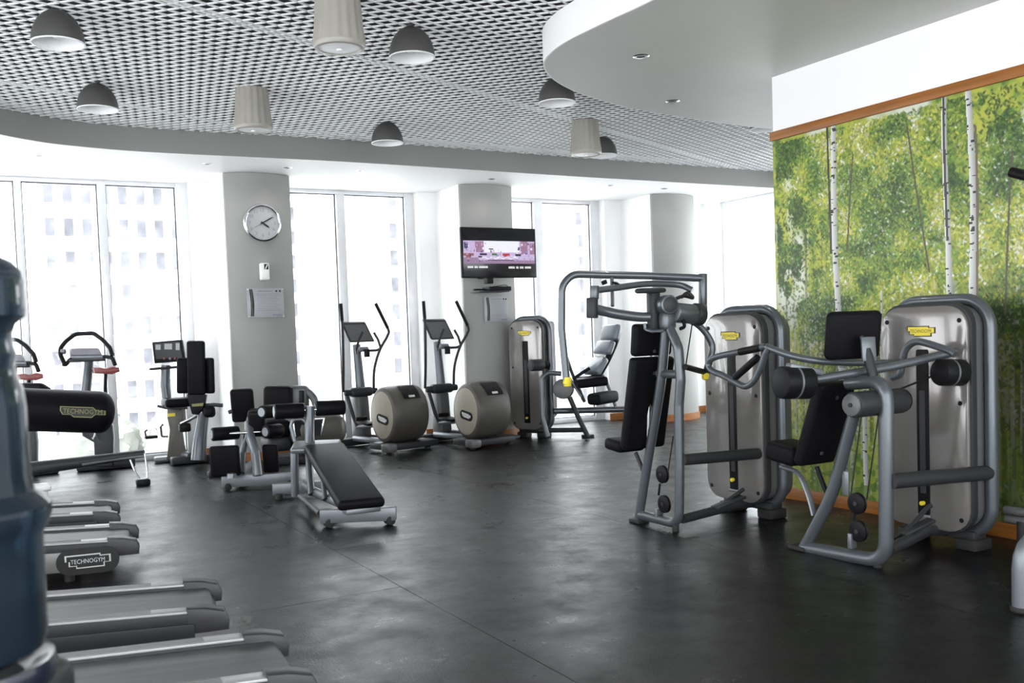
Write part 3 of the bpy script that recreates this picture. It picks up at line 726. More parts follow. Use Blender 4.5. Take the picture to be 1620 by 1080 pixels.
# ------------------------------------------------------------------ weight-stack tower, local: panel looks to -x, x = 0 is the panel face
def tower(T, W, ztop, mtx, slot_y=0.0, pin=.27, logo_z=None, thick=.30, slot_top=None):
    def X(pts): return [mtx @ V(q) for q in pts]
    def pt(mb): mb.v = [tuple(mtx @ V(q)) for q in mb.v]; return mb
    n3 = mtx.to_3x3()
    # bent tube arch around the stack
    r = .036; lp = [V((.17, y, z)) for y, z in rrect(0, (ztop-r+.10)/2, W+.05, ztop-r-.10, .17, 7)]
    T.part('arch_frame', pt(MB().tube(lp, r, closed=True, seg=12)), 'tube')
    T.part('weight_housing', pt(MB().prism([V((.035, y, z)) for y, z in rrect(0, (ztop+.08)/2-.01, W-.02, ztop-.20, .13)], (thick-.035, 0, 0), .015)), 'greyshell')
    T.part('housing_edge', pt(MB().prism([V((.022, y, z)) for y, z in rrect(0, (ztop+.08)/2-.01, W+.012, ztop-.165, .14)], (.05, 0, 0), .006)), 'tubedark')
    face = T.part('front_panel', pt(MB().prism([V((0, y, z)) for y, z in rrect(0, (ztop+.08)/2-.015, W-.012, ztop-.19, .135)], (.026, 0, 0), .006)), 'panel')
    st = slot_top or ztop-.33
    T.part('slot', pt(MB().prism([V((-.004, y, z)) for y, z in rrect(slot_y, (st+.20)/2, .085, st-.20, .012)], (.01, 0, 0), .001)), 'black', face)
    T.part('weight_column', pt(MB().minmax((-.0055, slot_y-.018, .33), (-.003, slot_y+.022, st-.25))), 'tubedark', face)
    T.part('selector_pin', pt(MB().cyl((-.004, slot_y, pin), (-.03, slot_y, pin), .014, 12, .003)), 'yellow', face)
    T.part('slot_sill', pt(MB().box((-.006, slot_y, .19), (.012, .10, .018), .003)), 'silver', face)
    for sy in (-1, 1):
        for z in (ztop-.16, ztop*.58, .20): T.part('panel_screw', pt(MB().cyl((-.003, sy*(W/2-.055), z), (.004, sy*(W/2-.055), z), .014, 12)), 'black', face)
    lz = logo_z or ztop-.22
    badge(T, mtx @ V((-.001, slot_y+.005, lz)), n3 @ V((0, -1, 0)), n3 @ V((0, 0, 1)), .19, parent=face)
    for sy in (-1, 1): T.part('foot', pt(MB().box((.17, sy*(W/2-.1), .035), (.16, .14, .07), .012)), 'rubberfoot')
    T.part('base_beam', pt(MB().box((.17, 0, .085), (.12, W-.1, .06), .015)), 'tubedark')

def pulley(T, c, ax, r, parent=None):
    c = V(c); ax = V(ax).normalized()
    o = T.part('pulley', MB().lathe([(0, -.014), (r*.9, -.014), (r, -.010), (r*.88, -.004), (r*.88, .004), (r, .010), (r*.9, .014), (0, .014)], c, ax, 24), 'black', parent)
    T.part('pulley_hub', MB().cyl(c-ax*.02, c+ax*.02, r*.22, 10), 'tubedark', o); return o
def pad(T, name, c, ax, up, w_, h_, t_, m='pad', bev=.028, bolts=False):
    """upholstered pad: width along ax, height along up"""
    R3 = frame(ax, up); o = T.part(name, MB().box(c, (w_, t_, h_), bev, R3, 4), m)
    n = R3 @ V((0, 1, 0))
    if bolts:
        s_ = -1 if (n.dot(V(c)-ORG) > 0) else 1
        for k in (-.34, .34): T.part('pad_bolt', MB().cyl(V(c)+V(up).normalized()*h_*k+n*s_*(t_/2-.002), V(c)+V(up).normalized()*h_*k+n*s_*(t_/2+.006), .012, 10), 'gasket', o)
    return o

# ------------------------------------------------------------------ shoulder machine in front of the mural
XA = 4.42
g0 = PZ(1395, 893); T = Thing('shoulder_machine', 'grey weight-stack machine with long curved lever arms, nearest the camera beside the mural', 'exercise machine', (XA, g0.y, 0))
pa = lambda x, y, X=XA: PX(x, y, X)
T.part('rear_frame', MB().tube([pa(1274, 866), pa(1402, 889), pa(1402, 601), pa(1342, 606)], .041, .13, 14), 'tube')
T.part('slanted_post', MB().tube([pa(1272, 868), pa(1314, 785), pa(1337, 705), pa(1352, 650)], .036, 0, 14, True), 'tube')
fz = pa(1270, 872); T.part('frame_foot', MB().box((XA, fz.y+.01, .012), (.10, .13, .024), .006), 'rubberfoot')
fz = pa(1395, 893); T.part('frame_foot', MB().cyl((XA, fz.y+.03, 0), (XA, fz.y+.03, .07), .026, 14, .004), 'rubberfoot')
dc_ = pa(1386, 637); dr = T.part('pivot_drum', MB().cyl(dc_-V((.19, 0, 0)), dc_+V((.21, 0, 0)), .072, 28, .01), 'tubedark')
T.part('drum_cap', MB().cyl(dc_-V((.204, 0, 0)), dc_-V((.188, 0, 0)), .062, 24, .004), 'greyshell', dr); T.part('drum_cap', MB().cyl(dc_+V((.208, 0, 0)), dc_+V((.225, 0, 0)), .066, 24, .004), 'black', dr)
T.part('drum_bolt', MB().cyl(dc_-V((.212, 0, 0)), dc_-V((.2, 0, 0)), .012, 10), 'ink', dr)
lo_, hi_ = pa(1287, 731), pa(1322, 605); pad(T, 'back_pad', (lo_+hi_)/2, (1, 0, 0), hi_-lo_, .30, (hi_-lo_).length*1.02, .075, bolts=True)
hp = pa(1349, 530); pad(T, 'head_pad', hp, (.93, -.36, 0), (hi_-lo_).normalized()+V((0, 0, .9)), .33, .28, .07, bev=.035)
hb = pa(1366, 552); T.part('head_bracket', MB().box(hb+V((0, -.035, 0)), (.085, .02, .14), .006, frame((.93, -.36, 0), (0, .1, 1))), 'tube')
T.part('head_pad_bolt', MB().cyl(pa(1353, 534)+V((-.01, -.05, 0)), pa(1353, 534)+V((-.01, -.06, 0)), .012, 10), 'gasket')
T.part('head_post', MB().tube([hb+V((0, -.02, 0)), pa(1380, 590), pa(1385, 632)], .028, .03), 'tubedark')
# lever beam and arms
dl_, dr_ = PY(1257, 605, 3.97), PY(1504, 589, 3.66)
axd = (V((1, -.18, -.06))).normalized()
def weight(c, L, r, nm):
    o = T.part(nm, MB().cyl(c-axd*L/2, c+axd*L/2, r, 28, .012), 'black')
    T.part('weight_ring', MB().cyl(c-axd*.01, c+axd*.002, r+.002, 28), 'silver', o); T.part('weight_bolt', MB().cyl(c+axd*(L/2-.002), c+axd*(L/2+.012), .012, 10), 'chrome', o); return o
weight(dl_, .19, .092, 'counterweight'); weight(dr_, .17, .078, 'counterweight')
T.part('lever_bracket', MB().box(PY(1273, 584, 3.95), (.22, .06, .035), .01, frame((.93, -.2, -.22), (0, 0, 1))), 'silver')
T.part('lever_beam', MB().tube([PY(1290, 600, 3.93), PY(1345, 591, 3.87), PY(1410, 580, 3.8), PY(1512, 556, 3.68)], .025, .05), 'tube')
A_ = [pa(1212, 548, 4.15), pa(1224, 553, 4.16), pa(1250, 562, 4.2), pa(1286, 569.5, 4.28), pa(1332, 573, 4.45), pa(1405, 574, 4.75), pa(1425, 571, 4.84)]
T.part('lever_arm', MB().tube(A_, .021, 0, 10, True), 'tube')
h_ = [pa(1212, 548, 4.15), pa(1205, 549, 4.15), pa(1172, 556, 4.15), pa(1134, 564, 4.15), pa(1122, 571, 4.15), pa(1121, 580, 4.15), pa(1129, 588, 4.15), pa(1142, 593, 4.15), pa(1163, 604, 4.15), pa(1179, 611, 4.15), pa(1193, 602, 4.15), pa(1203, 582, 4.15), pa(1210, 562, 4.15), pa(1217, 550, 4.15)]
hl = T.part('handle_loop', MB().tube(h_, .020, 0, 10, True), 'tube')
T.part('hand_grip', MB().tube([pa(1204, 549.5, 4.15), pa(1171, 556.5, 4.15)], .0235), 'black', hl); T.part('cross_grip', MB().tube([pa(1163, 597, 4.15), pa(1199, 565, 4.15)], .0225), 'black', hl)
h_ = [pa(1411, 597, 4.84), pa(1424, 591, 4.84), pa(1428, 570, 4.84), pa(1434, 551, 4.84), pa(1447, 541, 4.84), pa(1463, 542, 4.84), pa(1500, 554, 4.84), pa(1511, 561, 4.84)]
T.part('handle_loop', MB().tube(h_, .021, 0, 10, True), 'tube')
T.part('cable_link', MB().tube([pa(1419, 617, 4.6), pa(1472, 596, 4.84)], .006, seg=6), 'black')
# seat
sp = pa(1253, 715); T.part('seat', MB().box(sp, (.24, .24, .12), .03, frame((1, 0, 0), (0, -.12, 1)), 4), 'pad')
T.part('seat_bracket', MB().tube([pa(1236, 738), pa(1262, 748), pa(1278, 780), pa(1288, 815)], .022, 0, 10, True, flat=.6), 'silver')
T.part('seat_post', MB().tube([pa(1292, 738), pa(1303, 768), pa(1311, 786)], .014), 'black')
pulley(T, pa(1356, 796), (1, 0, .0), .062); pulley(T, pa(1358, 840), (1, 0, 0), .062)
T.part('pulley_fork', MB().box(pa(1348, 855), (.05, .03, .09), .006), 'silver'); T.part('pulley_link', MB().tube([pa(1352, 812), pa(1351, 826)], .008, seg=6), 'black')
T.part('guide_plate', MB().box(pa(1338, 764), (.012, .05, .14), .004), 'silver')
T.part('cable', MB().tube([pa(1363, 655), pa(1346, 782)], .0045, seg=6), 'ink'); T.part('cable', MB().tube([pa(1390, 655), pa(1371, 790)], .0045, seg=6), 'ink')
tw = Matrix.Translation((5.05, 3.925, 0))
ztop = PX(1500, 465, 5.2).z
T.part('cross_tube', MB().tube([pa(1410, 761), PX(1563, 747.5, 5.2)], .044, 0, 16), 'tubedark')
tower(T, .62, ztop, tw)
T.part('floor_strut', MB().tube([(XA+.03, pa(1400, 870).y, .10), (5.0, 3.86, .12), (5.18, 3.86, .10)], .035, .05), 'tubedark')
T.part('pedal', MB().box((4.82, 3.80, .17), (.24, .07, .022), .008, frame((1, -.12, .28), (0, 0, 1))), 'tubedark')
T.part('pedal_arm', MB().tube([(4.66, 3.84, .12), (4.80, 3.83, .17), (4.98, 3.84, .27), (5.0, 3.84, .27)], .014, .03), 'tubedark')

# ------------------------------------------------------------------ chest press between windows and shoulder machine
XB = 4.15
pb = lambda x, y, X=XB: PX(x, y, X)
g0 = PZ(1071, 838); T = Thing('chest_press', 'grey weight-stack chest press with overhead swing arms, left of the shoulder machine', 'exercise machine', (XB, g0.y, 0))
T.part('rear_frame', MB().tube([pb(1014, 814), pb(1074, 829), pb(1075, 740), pb(1074, 640), pb(1077, 600), pb(1073, 550), pb(1058, 515)], .034, .10, 14), 'tube')
T.part('slanted_post', MB().tube([pb(1011, 818), pb(1019.5, 764), pb(1030, 700), pb(1044, 615), pb(1049, 570), pb(1054, 512)], .034, 0, 14, True), 'tube')
T.part('post_link', MB().tube([pb(1042, 591), pb(1074, 592)], .03), 'tube')
y_ = pb(1011, 824).y; T.part('frame_foot', MB().box((XB, y_, .012), (.10, .12, .024), .006), 'rubberfoot')
y_ = pb(1072, 838).y; T.part('frame_foot', MB().cyl((XB, y_+.02, 0), (XB, y_+.02, .07), .024, 14, .004), 'rubberfoot')
hc = pb(1055, 482)
hd_ = T.part('pivot_head', MB().cyl(hc+V((-.02, -.06, 0)), hc+V((.02, .10, 0)), .066, 28, .012), 'tube'); T.part('head_cap', MB().cyl(hc+V((-.021, -.066, 0)), hc+V((-.018, -.055, 0)), .052, 24, .004), 'tubedark', hd_)
T.part('head_bracket', MB().box(pb(1056, 508), (.11, .09, .13), .03, None, 3), 'tube')
T.part('pivot_barrel', MB().cyl(PY(1066, 494, 5.2), PY(1098, 497, 5.2), .068, 26, .01), 'tube')
T.part('barrel_cap', MB().cyl(PY(1097, 497, 5.2), PY(1109, 498, 5.2), .078, 26, .012), 'tubedark')
T.part('head_block', MB().box(PY(1034, 492, 5.32), (.075, .08, .29), .02), 'tubedark')
T.part('top_plate', MB().box(PY(1029, 459.5, 5.3), (.19, .12, .034), .016), 'tubedark')
T.part('lower_hook', MB().tube([PY(1020, 511, 5.25), PY(1021, 521, 5.25), PY(1032, 524, 5.2), PY(1050, 523, 5.15)], .011, .02, 8), 'tube')
T.part('hook_loop', MB().tube([PY(1076, 520, 5.15), PY(1084, 517, 5.15), PY(1080, 505, 5.15)], .012, .02, 8), 'black')
YB = 5.42
T.part('arm_sleeve', MB().cyl(PY(940.5, 473, YB), PY(940.5, 452, YB), .032, 20, .004), 'tube')
T.part('pivot_sleeve', MB().cyl(PY(937, 503, YB), PY(937, 471, YB), .040, 22, .006), 'tubedark')
T.part('lateral_arm', MB().tube([PY(939, 488, YB), PY(955, 492, YB), PY(976, 496.5, YB-.02), PY(1010, 501, YB-.06), PY(1038, 501, YB-.1)], .034, 0, 14, True), 'tube')
T.part('rear_beam', MB().tube([PY(944, 459, YB), PY(976, 455, YB), PY(1024, 449, YB), PY(1073, 450.5, YB-.03), PY(1095, 459, YB-.1)], .022, 0, 12, True), 'tube')
T.part('overhead_arm', MB().tube([PY(1111, 440, 5.3), PY(1024, 436, 5.42), PY(905, 433.5, 5.62), PY(889, 452, 5.64), PY(888.5, 520, 5.64), PY(897, 608, 5.62)], .026, .12, 12), 'tube')
T.part('grip_cap', MB().lathe([(0, -.02), (.024, -.012), (.03, .01), (.029, .05), (0, .055)], PY(897.5, 608, 5.62), (.0, 0, 1), 16), 'yellow')
T.part('end_sleeve', MB().cyl(PY(1112, 482, 5.3), PY(1112, 433, 5.3), .030, 20, .004), 'tube'); T.part('end_sleeve', MB().cyl(PY(1111, 505, 5.3), PY(1111, 482, 5.3), .036, 20, .006), 'silver')
T.part('swing_handle', MB().tube([PY(1098, 509, 5.3), PY(1111, 520, 5.28), PY(1122, 535, 5.26), PY(1127, 550, 5.25), PY(1123, 570, 5.25), PY(1117, 590, 5.25)], .023, 0, 12, True), 'tube')
T.part('hand_grip', MB().tube([PY(1121.5, 574, 5.25), PY(1117.5, 590, 5.25)], .026, 0, 12), 'black'); T.part('grip_cap', MB().lathe([(0, -.02), (.022, -.012), (.027, .01), (.026, .03), (0, .034)], PY(1116, 597, 5.25), (0, 0, 1), 16), 'yellow')
T.part('link_rod', MB().tube([PY(968, 440, 5.5), PY(969, 484, 5.42)], .013, seg=8), 'silver'); T.part('link_knob', MB().lathe([(0, 0), (.03, .004), (.034, .016), (0, .024)], PY(974, 451, 5.45), (.3, -.3, 1), 14), 'black')
T.part('range_stop', MB().tube([PY(955, 444, 5.5), PY(957, 449, 5.5)], .02, seg=10), 'black')
T.part('pivot_cables', MB().tube([PY(1070, 472, 5.25), PY(1082, 468, 5.25), PY(1096, 471, 5.28), PY(1088, 463, 5.3), PY(1078, 470, 5.3)], .012, spline=True, seg=8), 'ink')
T.part('link_bar', MB().tube([pb(1084, 580), PY(1113, 588, 5.25)], .020), 'black')
T.part('cable', MB().tube([PY(1095, 512, 5.3), pb(1085, 578)], .0045, seg=6), 'ink')
pad(T, 'head_pad', pb(1035, 537)+V((0, .03, 0)), (1, 0, 0), (0, -.12, 1), .33, .225, .07, bolts=True)
lo_, hi_ = pb(1020, 707)+V((0, .03, 0)), pb(1036, 566)+V((0, .03, 0)); pad(T, 'back_pad', (lo_+hi_)/2, (1, 0, 0), hi_-lo_, .36, (hi_-lo_).length*1.02, .08, bolts=True)
T.part('pad_rail', MB().tube([pb(1030, 560)+V((0, .02, 0)), pb(1026, 700)], .02), 'chrome')
T.part('seat', MB().box(pb(993, 703)+V((0, .04, 0)), (.24, .20, .085), .03, frame((1, 0, 0), (0, -.1, 1)), 4), 'pad')
T.part('seat_bracket', MB().tube([pb(1006, 716), pb(1014, 735), pb(1020, 752)], .016), 'tubedark')
pulley(T, pb(1048, 750), (1, 0, 0), .062); pulley(T, pb(1051, 797), (1, 0, 0), .062)
T.part('pulley_fork', MB().box(pb(1042, 812), (.06, .03, .07), .006), 'silver'); T.part('pulley_link', MB().tube([pb(1044, 765), pb(1042, 783)], .008, seg=6), 'black')
T.part('cable', MB().tube([pb(1065, 690), pb(1057, 745)], .0045, seg=6), 'ink')
twc = Matrix.Translation((4.82, 5.36, 0))
T.part('cross_tube', MB().tube([pb(1080, 727), PX(1226, 715, 4.98)], .040, 0, 16), 'tubedark')
T.part('stack_mount', MB().box((5.02, 5.03, PX(1238, 712, 5.0).z), (.12, .10, .16), .03), 'tubedark')
tower(T, .60, PX(1190, 482, 4.98).z, twc)
T.part('floor_strut', MB().tube([(XB+.03, pb(1078, 812).y+.03, .09), (4.75, 5.28, .10), (4.95, 5.28, .10)], .033, .05), 'tubedark')
T.part('pedal', MB().box((4.62, 5.20, .15), (.26, .08, .022), .008, frame((1, -.1, .22), (0, 0, 1))), 'tubedark'); T.part('pedal_arm', MB().tube([(4.5, 5.24, .11), (4.62, 5.23, .15), (4.78, 5.22, .22)], .014, .03), 'tubedark')

# ------------------------------------------------------------------ leg press far back, beside the television column
g0 = PZ(850, 695); ang = math.radians(30)
tw = Matrix.Translation((g0.x-.02, g0.y+.20, 0)) @ Matrix.Rotation(ang, 4, 'Z')
T = Thing('leg_press', 'grey leg press with three-part reclined seat standing before the windows', 'exercise machine', (g0.x, g0.y, 0))
dpt = lambda x, y, d=12.6: at(x, y, d)
tower(T, .50, dpt(835, 499, 12.65).z, tw, logo_z=dpt(825, 527).z)
T.part('rear_housing', MB().box((g0.x+.36, g0.y+.42, .88), (.30, .30, 1.30), .05, Matrix.Rotation(ang, 3, 'Z'), 3), 'greyshell')
T.part('rear_slot', MB().box((g0.x+.33, g0.y+.265, .98), (.20, .03, .60), .01, Matrix.Rotation(ang, 3, 'Z')), 'black')
T.part('front_frame', MB().tube([dpt(866, 690, 12.3), dpt(858, 660, 12.3), dpt(857, 598, 12.3), dpt(868, 589, 12.3), dpt(888, 591, 12.3)], .034, .08), 'tube')
rl = T.part('foot_roller', MB().cyl(dpt(839, 578, 12.2), dpt(858, 577, 12.3), .075, 20, .012), 'tubedark'); T.part('roller_axle', MB().cyl(dpt(858, 577, 12.3), dpt(868, 577, 12.35), .05, 14, .008), 'black', rl)
T.part('cam_disc', MB().cyl(dpt(890, 615, 12.4), dpt(893, 615, 12.55), .13, 24, .012), 'greyshell')
T.part('support_leg', MB().tube([dpt(901, 628, 12.4), dpt(915, 660, 12.4), dpt(930, 690, 12.4)], .034), 'tubedark')
z0 = PZ(930, 692); T.part('leg_foot', MB().box((z0.x, z0.y, .02), (.14, .10, .04), .008), 'rubberfoot')
T.part('base_rail', MB().tube([(g0.x+.1, g0.y+.15, .10), (z0.x-.02, z0.y+.05, .10)], .032), 'tubedark')
T.part('main_beam', MB().tube([dpt(876, 650, 12.5), dpt(992, 647, 12.7)], .042), 'tube')
T.part('beam_foot', MB().cyl(dpt(989, 648, 12.7)-V((0, 0, dpt(989, 648, 12.7).z)), dpt(989, 648, 12.7), .03, 12), 'tubedark')
T.part('swing_frame', MB().tube([dpt(895, 560, 12.5), dpt(905, 590, 12.5), dpt(918, 620, 12.5), dpt(925, 636, 12.5)], .022, 0, 10, True), 'tubedark')
T.part('armrest', MB().tube([dpt(906, 600, 12.4), dpt(920, 590, 12.4), dpt(933, 582, 12.4)], .022), 'black')
T.part('foot_pad', MB().box(dpt(954, 629, 12.35), (.46, .20, .15), .05, frame((.9, .3, .03), (0, 0, 1)), 4), 'pad')
shell = [dpt(977, 514, 12.7), dpt(975, 535, 12.7), dpt(966, 558, 12.7), dpt(956, 578, 12.7), dpt(945, 594, 12.7), dpt(930, 600, 12.7), dpt(912, 601, 12.7)]
T.part('seat_shell', MB().tube(shell, .045, 0, 10, True), 'black')
up_ = lambda a, c: (a-c)
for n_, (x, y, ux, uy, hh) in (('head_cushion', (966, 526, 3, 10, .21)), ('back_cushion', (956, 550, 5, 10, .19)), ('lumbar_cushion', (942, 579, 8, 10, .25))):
    c_ = dpt(x, y, 12.62); u_ = dpt(x+ux, y-uy, 12.62)-c_; pad(T, n_, c_, RGT*.5-FWD*.86, u_, .34, hh, .09, 'padsheen', .03)
T.part('seat_cushion', MB().box(dpt(934, 604, 12.55), (.40, .36, .12), .04, frame((.8, -.3, .06), (0, 0, 1)), 4), 'pad')
T.part('seat_strut', MB().tube([dpt(952, 592, 12.7), dpt(960, 605, 12.7), dpt(970, 630, 12.7), dpt(975, 646, 12.7)], .024), 'tube')
T.part('link_bar', MB().tube([dpt(902, 598, 12.45), dpt(912, 616, 12.45), dpt(919, 627, 12.45)], .016), 'silver')

# ------------------------------------------------------------------ cross trainers (local: user faces +y)
def cross_trainer(base, rz, label):
    T = Thing('cross_trainer', label, 'cross trainer', base, rz, 'cross trainers in front of the windows')
    def P_(n_, mb, m, par=None):
        if n_ not in ('flywheel_housing', 'side_cover', 'rear_recess', 'recess_mark', 'rear_base', 'base_cap', 'rubber_foot'): mb.v = [(x, y*.70, z) for x, y, z in mb.v]
        return T.part(n_, mb, m, par, local=True)
    # flywheel drum at the rear, its axle across the machine
    prof = [(0, -.265), (.29, -.265), (.318, -.258), (.334, -.24), (.345, -.15), (.35, .0), (.345, .15), (.334, .235), (.318, .255), (.28, .26), (0, .262)]
    d = MB().lathe(prof, (0, 0, .45), (1, 0, 0), 40); d.v = [(x, y*.78, max(z, .10)) for x, y, z in d.v]; dr = P_('flywheel_housing', d, 'taupe')
    s_ = MB().lathe([(0, -.272), (.27, -.27), (.29, -.264), (0, -.25)], (0, 0, .45), (1, 0, 0), 36); s_.v = [(x, y*.78, max(z, .12)) for x, y, z in s_.v]; P_('side_cover', s_, 'cream', dr)
    def surf(a, r=.36): return (-r*.78*math.sin(a), .45+r*math.cos(a))
    v = MB(); arc = [surf(math.radians(k), .357) for k in (18, 26, 34, 42, 50, 58)]
    pl = []
    for (y, z) in arc: pl.append((-.10, y, z)); pl.append((.15, y, z))
    v.add(pl, [(2*i, 2*i+1, 2*i+3, 2*i+2) for i in range(5)]); P_('rear_recess', v, 'black', dr)
    v = MB(); arc2 = [surf(math.radians(k), .359) for k in (50, 55)]
    v.add([(-.02, *arc2[0]), (.07, *arc2[0]), (.07, *arc2[1]), (-.02, *arc2[1])], [(0, 1, 2, 3)]); P_('recess_mark', v, 'badge', dr)
    badge(TT(T), V((-.2735, -.02, .40)), V((0, -1, -.2)), V((0, -.2, 1)), .17, 'badge', 'greyink', None, 'black')
    b = MB().box((0, -.02, .075), (.66, .44, .08), .02).box((.30, -.06, .085), (.22, .34, .05), .015); P_('rear_base', b, 'tubedark')
    P_('base_cap', MB().box((-.30, -.17, .07), (.14, .16, .10), .025), 'greyshell')
    for x in (-.28, .30): P_('rubber_foot', MB().cyl((x, -.14, 0), (x, -.14, .04), .035, 12), 'rubberfoot')
    for sx in (-1, 1): P_('side_rail', MB().box((sx*.13, .62, .11), (.06, 1.15, .07), .02), 'silver')
    P_('front_base', MB().box((0, 1.30, .06), (.62, .16, .10), .03), 'tubedark')
    P_('front_column', MB().box((0, 1.22, .38), (.20, .30, .60), .07, Matrix.Rotation(-.12, 3, 'X'), 3), 'greyshell')
    P_('console_post', MB().tube([(0, 1.18, .62), (0, 1.20, .85), (0, 1.26, 1.30)], [.075, .055], 0, 14, True), 'tube')
    P_('pivot_box', MB().box((-.04, 1.10, .70), (.34, .16, .12), .045, None, 3), 'tubedark')
    for sx in (-1, 1):
        P_('pivot_hub', MB().cyl((sx*.10, 1.08, .70), (.20 if sx > 0 else -.29, 1.08, .70), .04, 16, .008), 'tubedark')
        pts = [(sx*.31, 1.08, .72), (sx*.33, 1.03, .98), (sx*.36, .86, 1.25), (sx*.37, .78, 1.42), (sx*.36, .85, 1.55), (sx*.33, 1.00, 1.80)]
        if sx > 0: pts = [(.15, 1.08, .72), (.15, 1.03, .98), (.22, .98, 1.22), (.33, .94, 1.40), (.335, .93, 1.50), (.17, .95, 1.82)]
        else: pts = [(-.31, 1.08, .72), (-.33, 1.0, 1.0), (-.345, .95, 1.25), (-.35, .93, 1.45), (-.35, .93, 1.60), (-.35, .95, 1.82)]
        hb = P_('moving_handle', MB().tube(pts, .019, 0, 10, True), 'tubedark')
        P_('hand_grip', MB().tube(pts[-2:], .023, 0, 10), 'black', hb)
        P_('pedal_link', MB().tube([(sx*.26, 1.06, .66), (sx*.22, .98, .40), (sx*.2, .90, .28)], .026, .05), 'tubedark')
        P_('pedal_arm', MB().tube([(sx*.2, .92, .27), (sx*.19, .45, .30), (sx*.19, .2, .34)], .024), 'silver')
        P_('footplate', MB().box((sx*.2, .60, .335), (.16, .38, .035), .015, Matrix.Rotation(.08, 3, 'X')).box((sx*.2, .77, .37), (.16, .05, .07), .015), 'black')
        P_('fixed_handle', MB().tube([(sx*.08, 1.12, 1.22), (sx*.20, 1.04, 1.22), (sx*.24, .98, 1.24), (sx*.20, .98, 1.36), (sx*.15, 1.00, 1.45)] if sx > 0 else [(-.06, 1.14, 1.20), (-.12, 1.02, 1.24), (-.10, .98, 1.34), (-.03, .98, 1.46)], .017, .05), 'tubedark')
    R_t = Matrix.Rotation(-.35, 3, 'X')
    cs = P_('console', MB().prism([V((0, 1.16, 1.45))+R_t @ V((x, 0, z)) for x, z in ((-.23, .14), (.13, .14), (.22, -.13), (-.16, -.13))], (0, .05, .02), .012), 'tubedark')
    P_('console_screen', MB().prism([V((0, 1.156, 1.45))+R_t @ V((x, 0, z)) for x, z in ((-.20, .115), (.11, .115), (.19, -.105), (-.14, -.105))], (0, .004, .001)), 'greyshell', cs)
    P_('console_bracket', MB().box((.05, 1.16, 1.24), (.14, .12, .07), .025), 'silver'); P_('bottle_holder', MB().cyl((.06, 1.06, 1.14), (.06, 1.06, 1.24), .04, 14), 'black')
class TT:
    """lets badge() draw with local points on an existing thing"""
    def __init__(s, T): s.T = T
    def part(s, n_, mb, m, parent=None, label=None, smooth=True): return s.T.part(n_, mb, m, parent, label, True, smooth)
b2 = PZ(770, 706); b1 = PZ(640, 713)
cross_trainer((b2.x, b2.y+.08, 0), math.radians(12), 'grey cross trainer with barrel flywheel housing, beside the television column')
cross_trainer((b1.x, b1.y+.10, 0), math.radians(13.5), 'grey cross trainer with barrel flywheel housing, left of the pair')

# ------------------------------------------------------------------ decline ab bench in the middle of the floor
T = Thing('decline_bench', 'black padded decline bench with foam leg rollers, alone on the open floor', 'bench', PZ(560, 815))
f0, f1 = PZ(510, 835), PZ(630, 830)
fm = (f0+f1)/2; fx = (f1-f0).normalized(); R3 = frame(fx, (0, 0, 1)); ln = (f1-f0).length
T.part('front_crossbeam', MB().box((fm.x, fm.y+.03, .085), (ln, .09, .10), .006, R3), 'silver')
for s_ in (-.40, .40):
    q = fm+fx*ln*s_; T.part('wheel', MB().cyl((q.x, q.y-.02, .035), (q.x, q.y+.06, .035), .035, 16, .006), 'rubberfoot')
r0, r1 = PZ(434, 790), PZ(500, 786); rm = (r0+r1)/2; rx = (r1-r0).normalized()
T.part('rear_crossbeam', MB().box((rm.x+.08, rm.y+.03, .085), (.52, .09, .10), .006, frame(rx, (0, 0, 1))), 'silver')
for s_ in (-.14, .30): T.part('rubber_foot', MB().cyl((rm.x+s_, rm.y+.02, 0), (rm.x+s_, rm.y+.02, .05), .035, 14, .005), 'rubberfoot')
pt0, pt1 = at(572, 797, 6.9), at(513, 708, 8.15)
T.part('spine_rail', MB().tube([(fm.x, fm.y+.06, .11), (pt0.x*.4+rm.x*.6+.03, rm.y-.5, .13), (rm.x+.10, rm.y+.02, .11)], .04), 'silver')
T.part('linkage_bar', MB().tube([at(474, 785, 8.0), at(492, 800, 7.6), at(506, 812, 7.2)], .022), 'tubedark')
dv = (pt1-pt0); pd = T.part('bench_pad', MB().box((pt0+pt1)/2, (dv.length*1.03, .34, .075), .03, frame(dv, (0, 0, 1)), 4), 'pad')
T.part('pad_plate', MB().box((pt0+pt1)/2-V((0, 0, .055)), (dv.length*.9, .16, .03), .008, frame(dv, (0, 0, 1))), 'silver')
T.part('pad_bracket', MB().box(at(572, 806, 6.95), (.26, .10, .04), .008), 'silver')
T.part('head_plate', MB().box(at(500, 706, 8.2), (.40, .22, .05), .02, frame(fx, (0, -.25, 1)), 3), 'silver')
T.part('rear_post', MB().tube([at(466, 712, 8.25), at(466, 740, 8.25), at(467, 784, 8.3)], .034), 'silver')
T.part('adjust_post', MB().tube([at(488, 715, 8.2), at(490, 750, 8.1), at(493, 782, 8.0)], .030), 'tube')
T.part('adjust_post', MB().tube([at(505, 725, 8.0), at(512, 760, 7.8), at(515, 790, 7.7)], .024), 'tube')
T.part('roller_post', MB().tube([at(490, 705, 8.25), at(490, 675, 8.3), at(490, 642, 8.3)], .042), 'tube')
T.part('adjust_knob', MB().cyl(at(477, 637, 8.25), at(477, 617, 8.25), .026, 14, .006), 'black')
T.part('roller_axle', MB().tube([at(440, 651, 8.2), at(540, 645, 8.4)], .014), 'chrome')
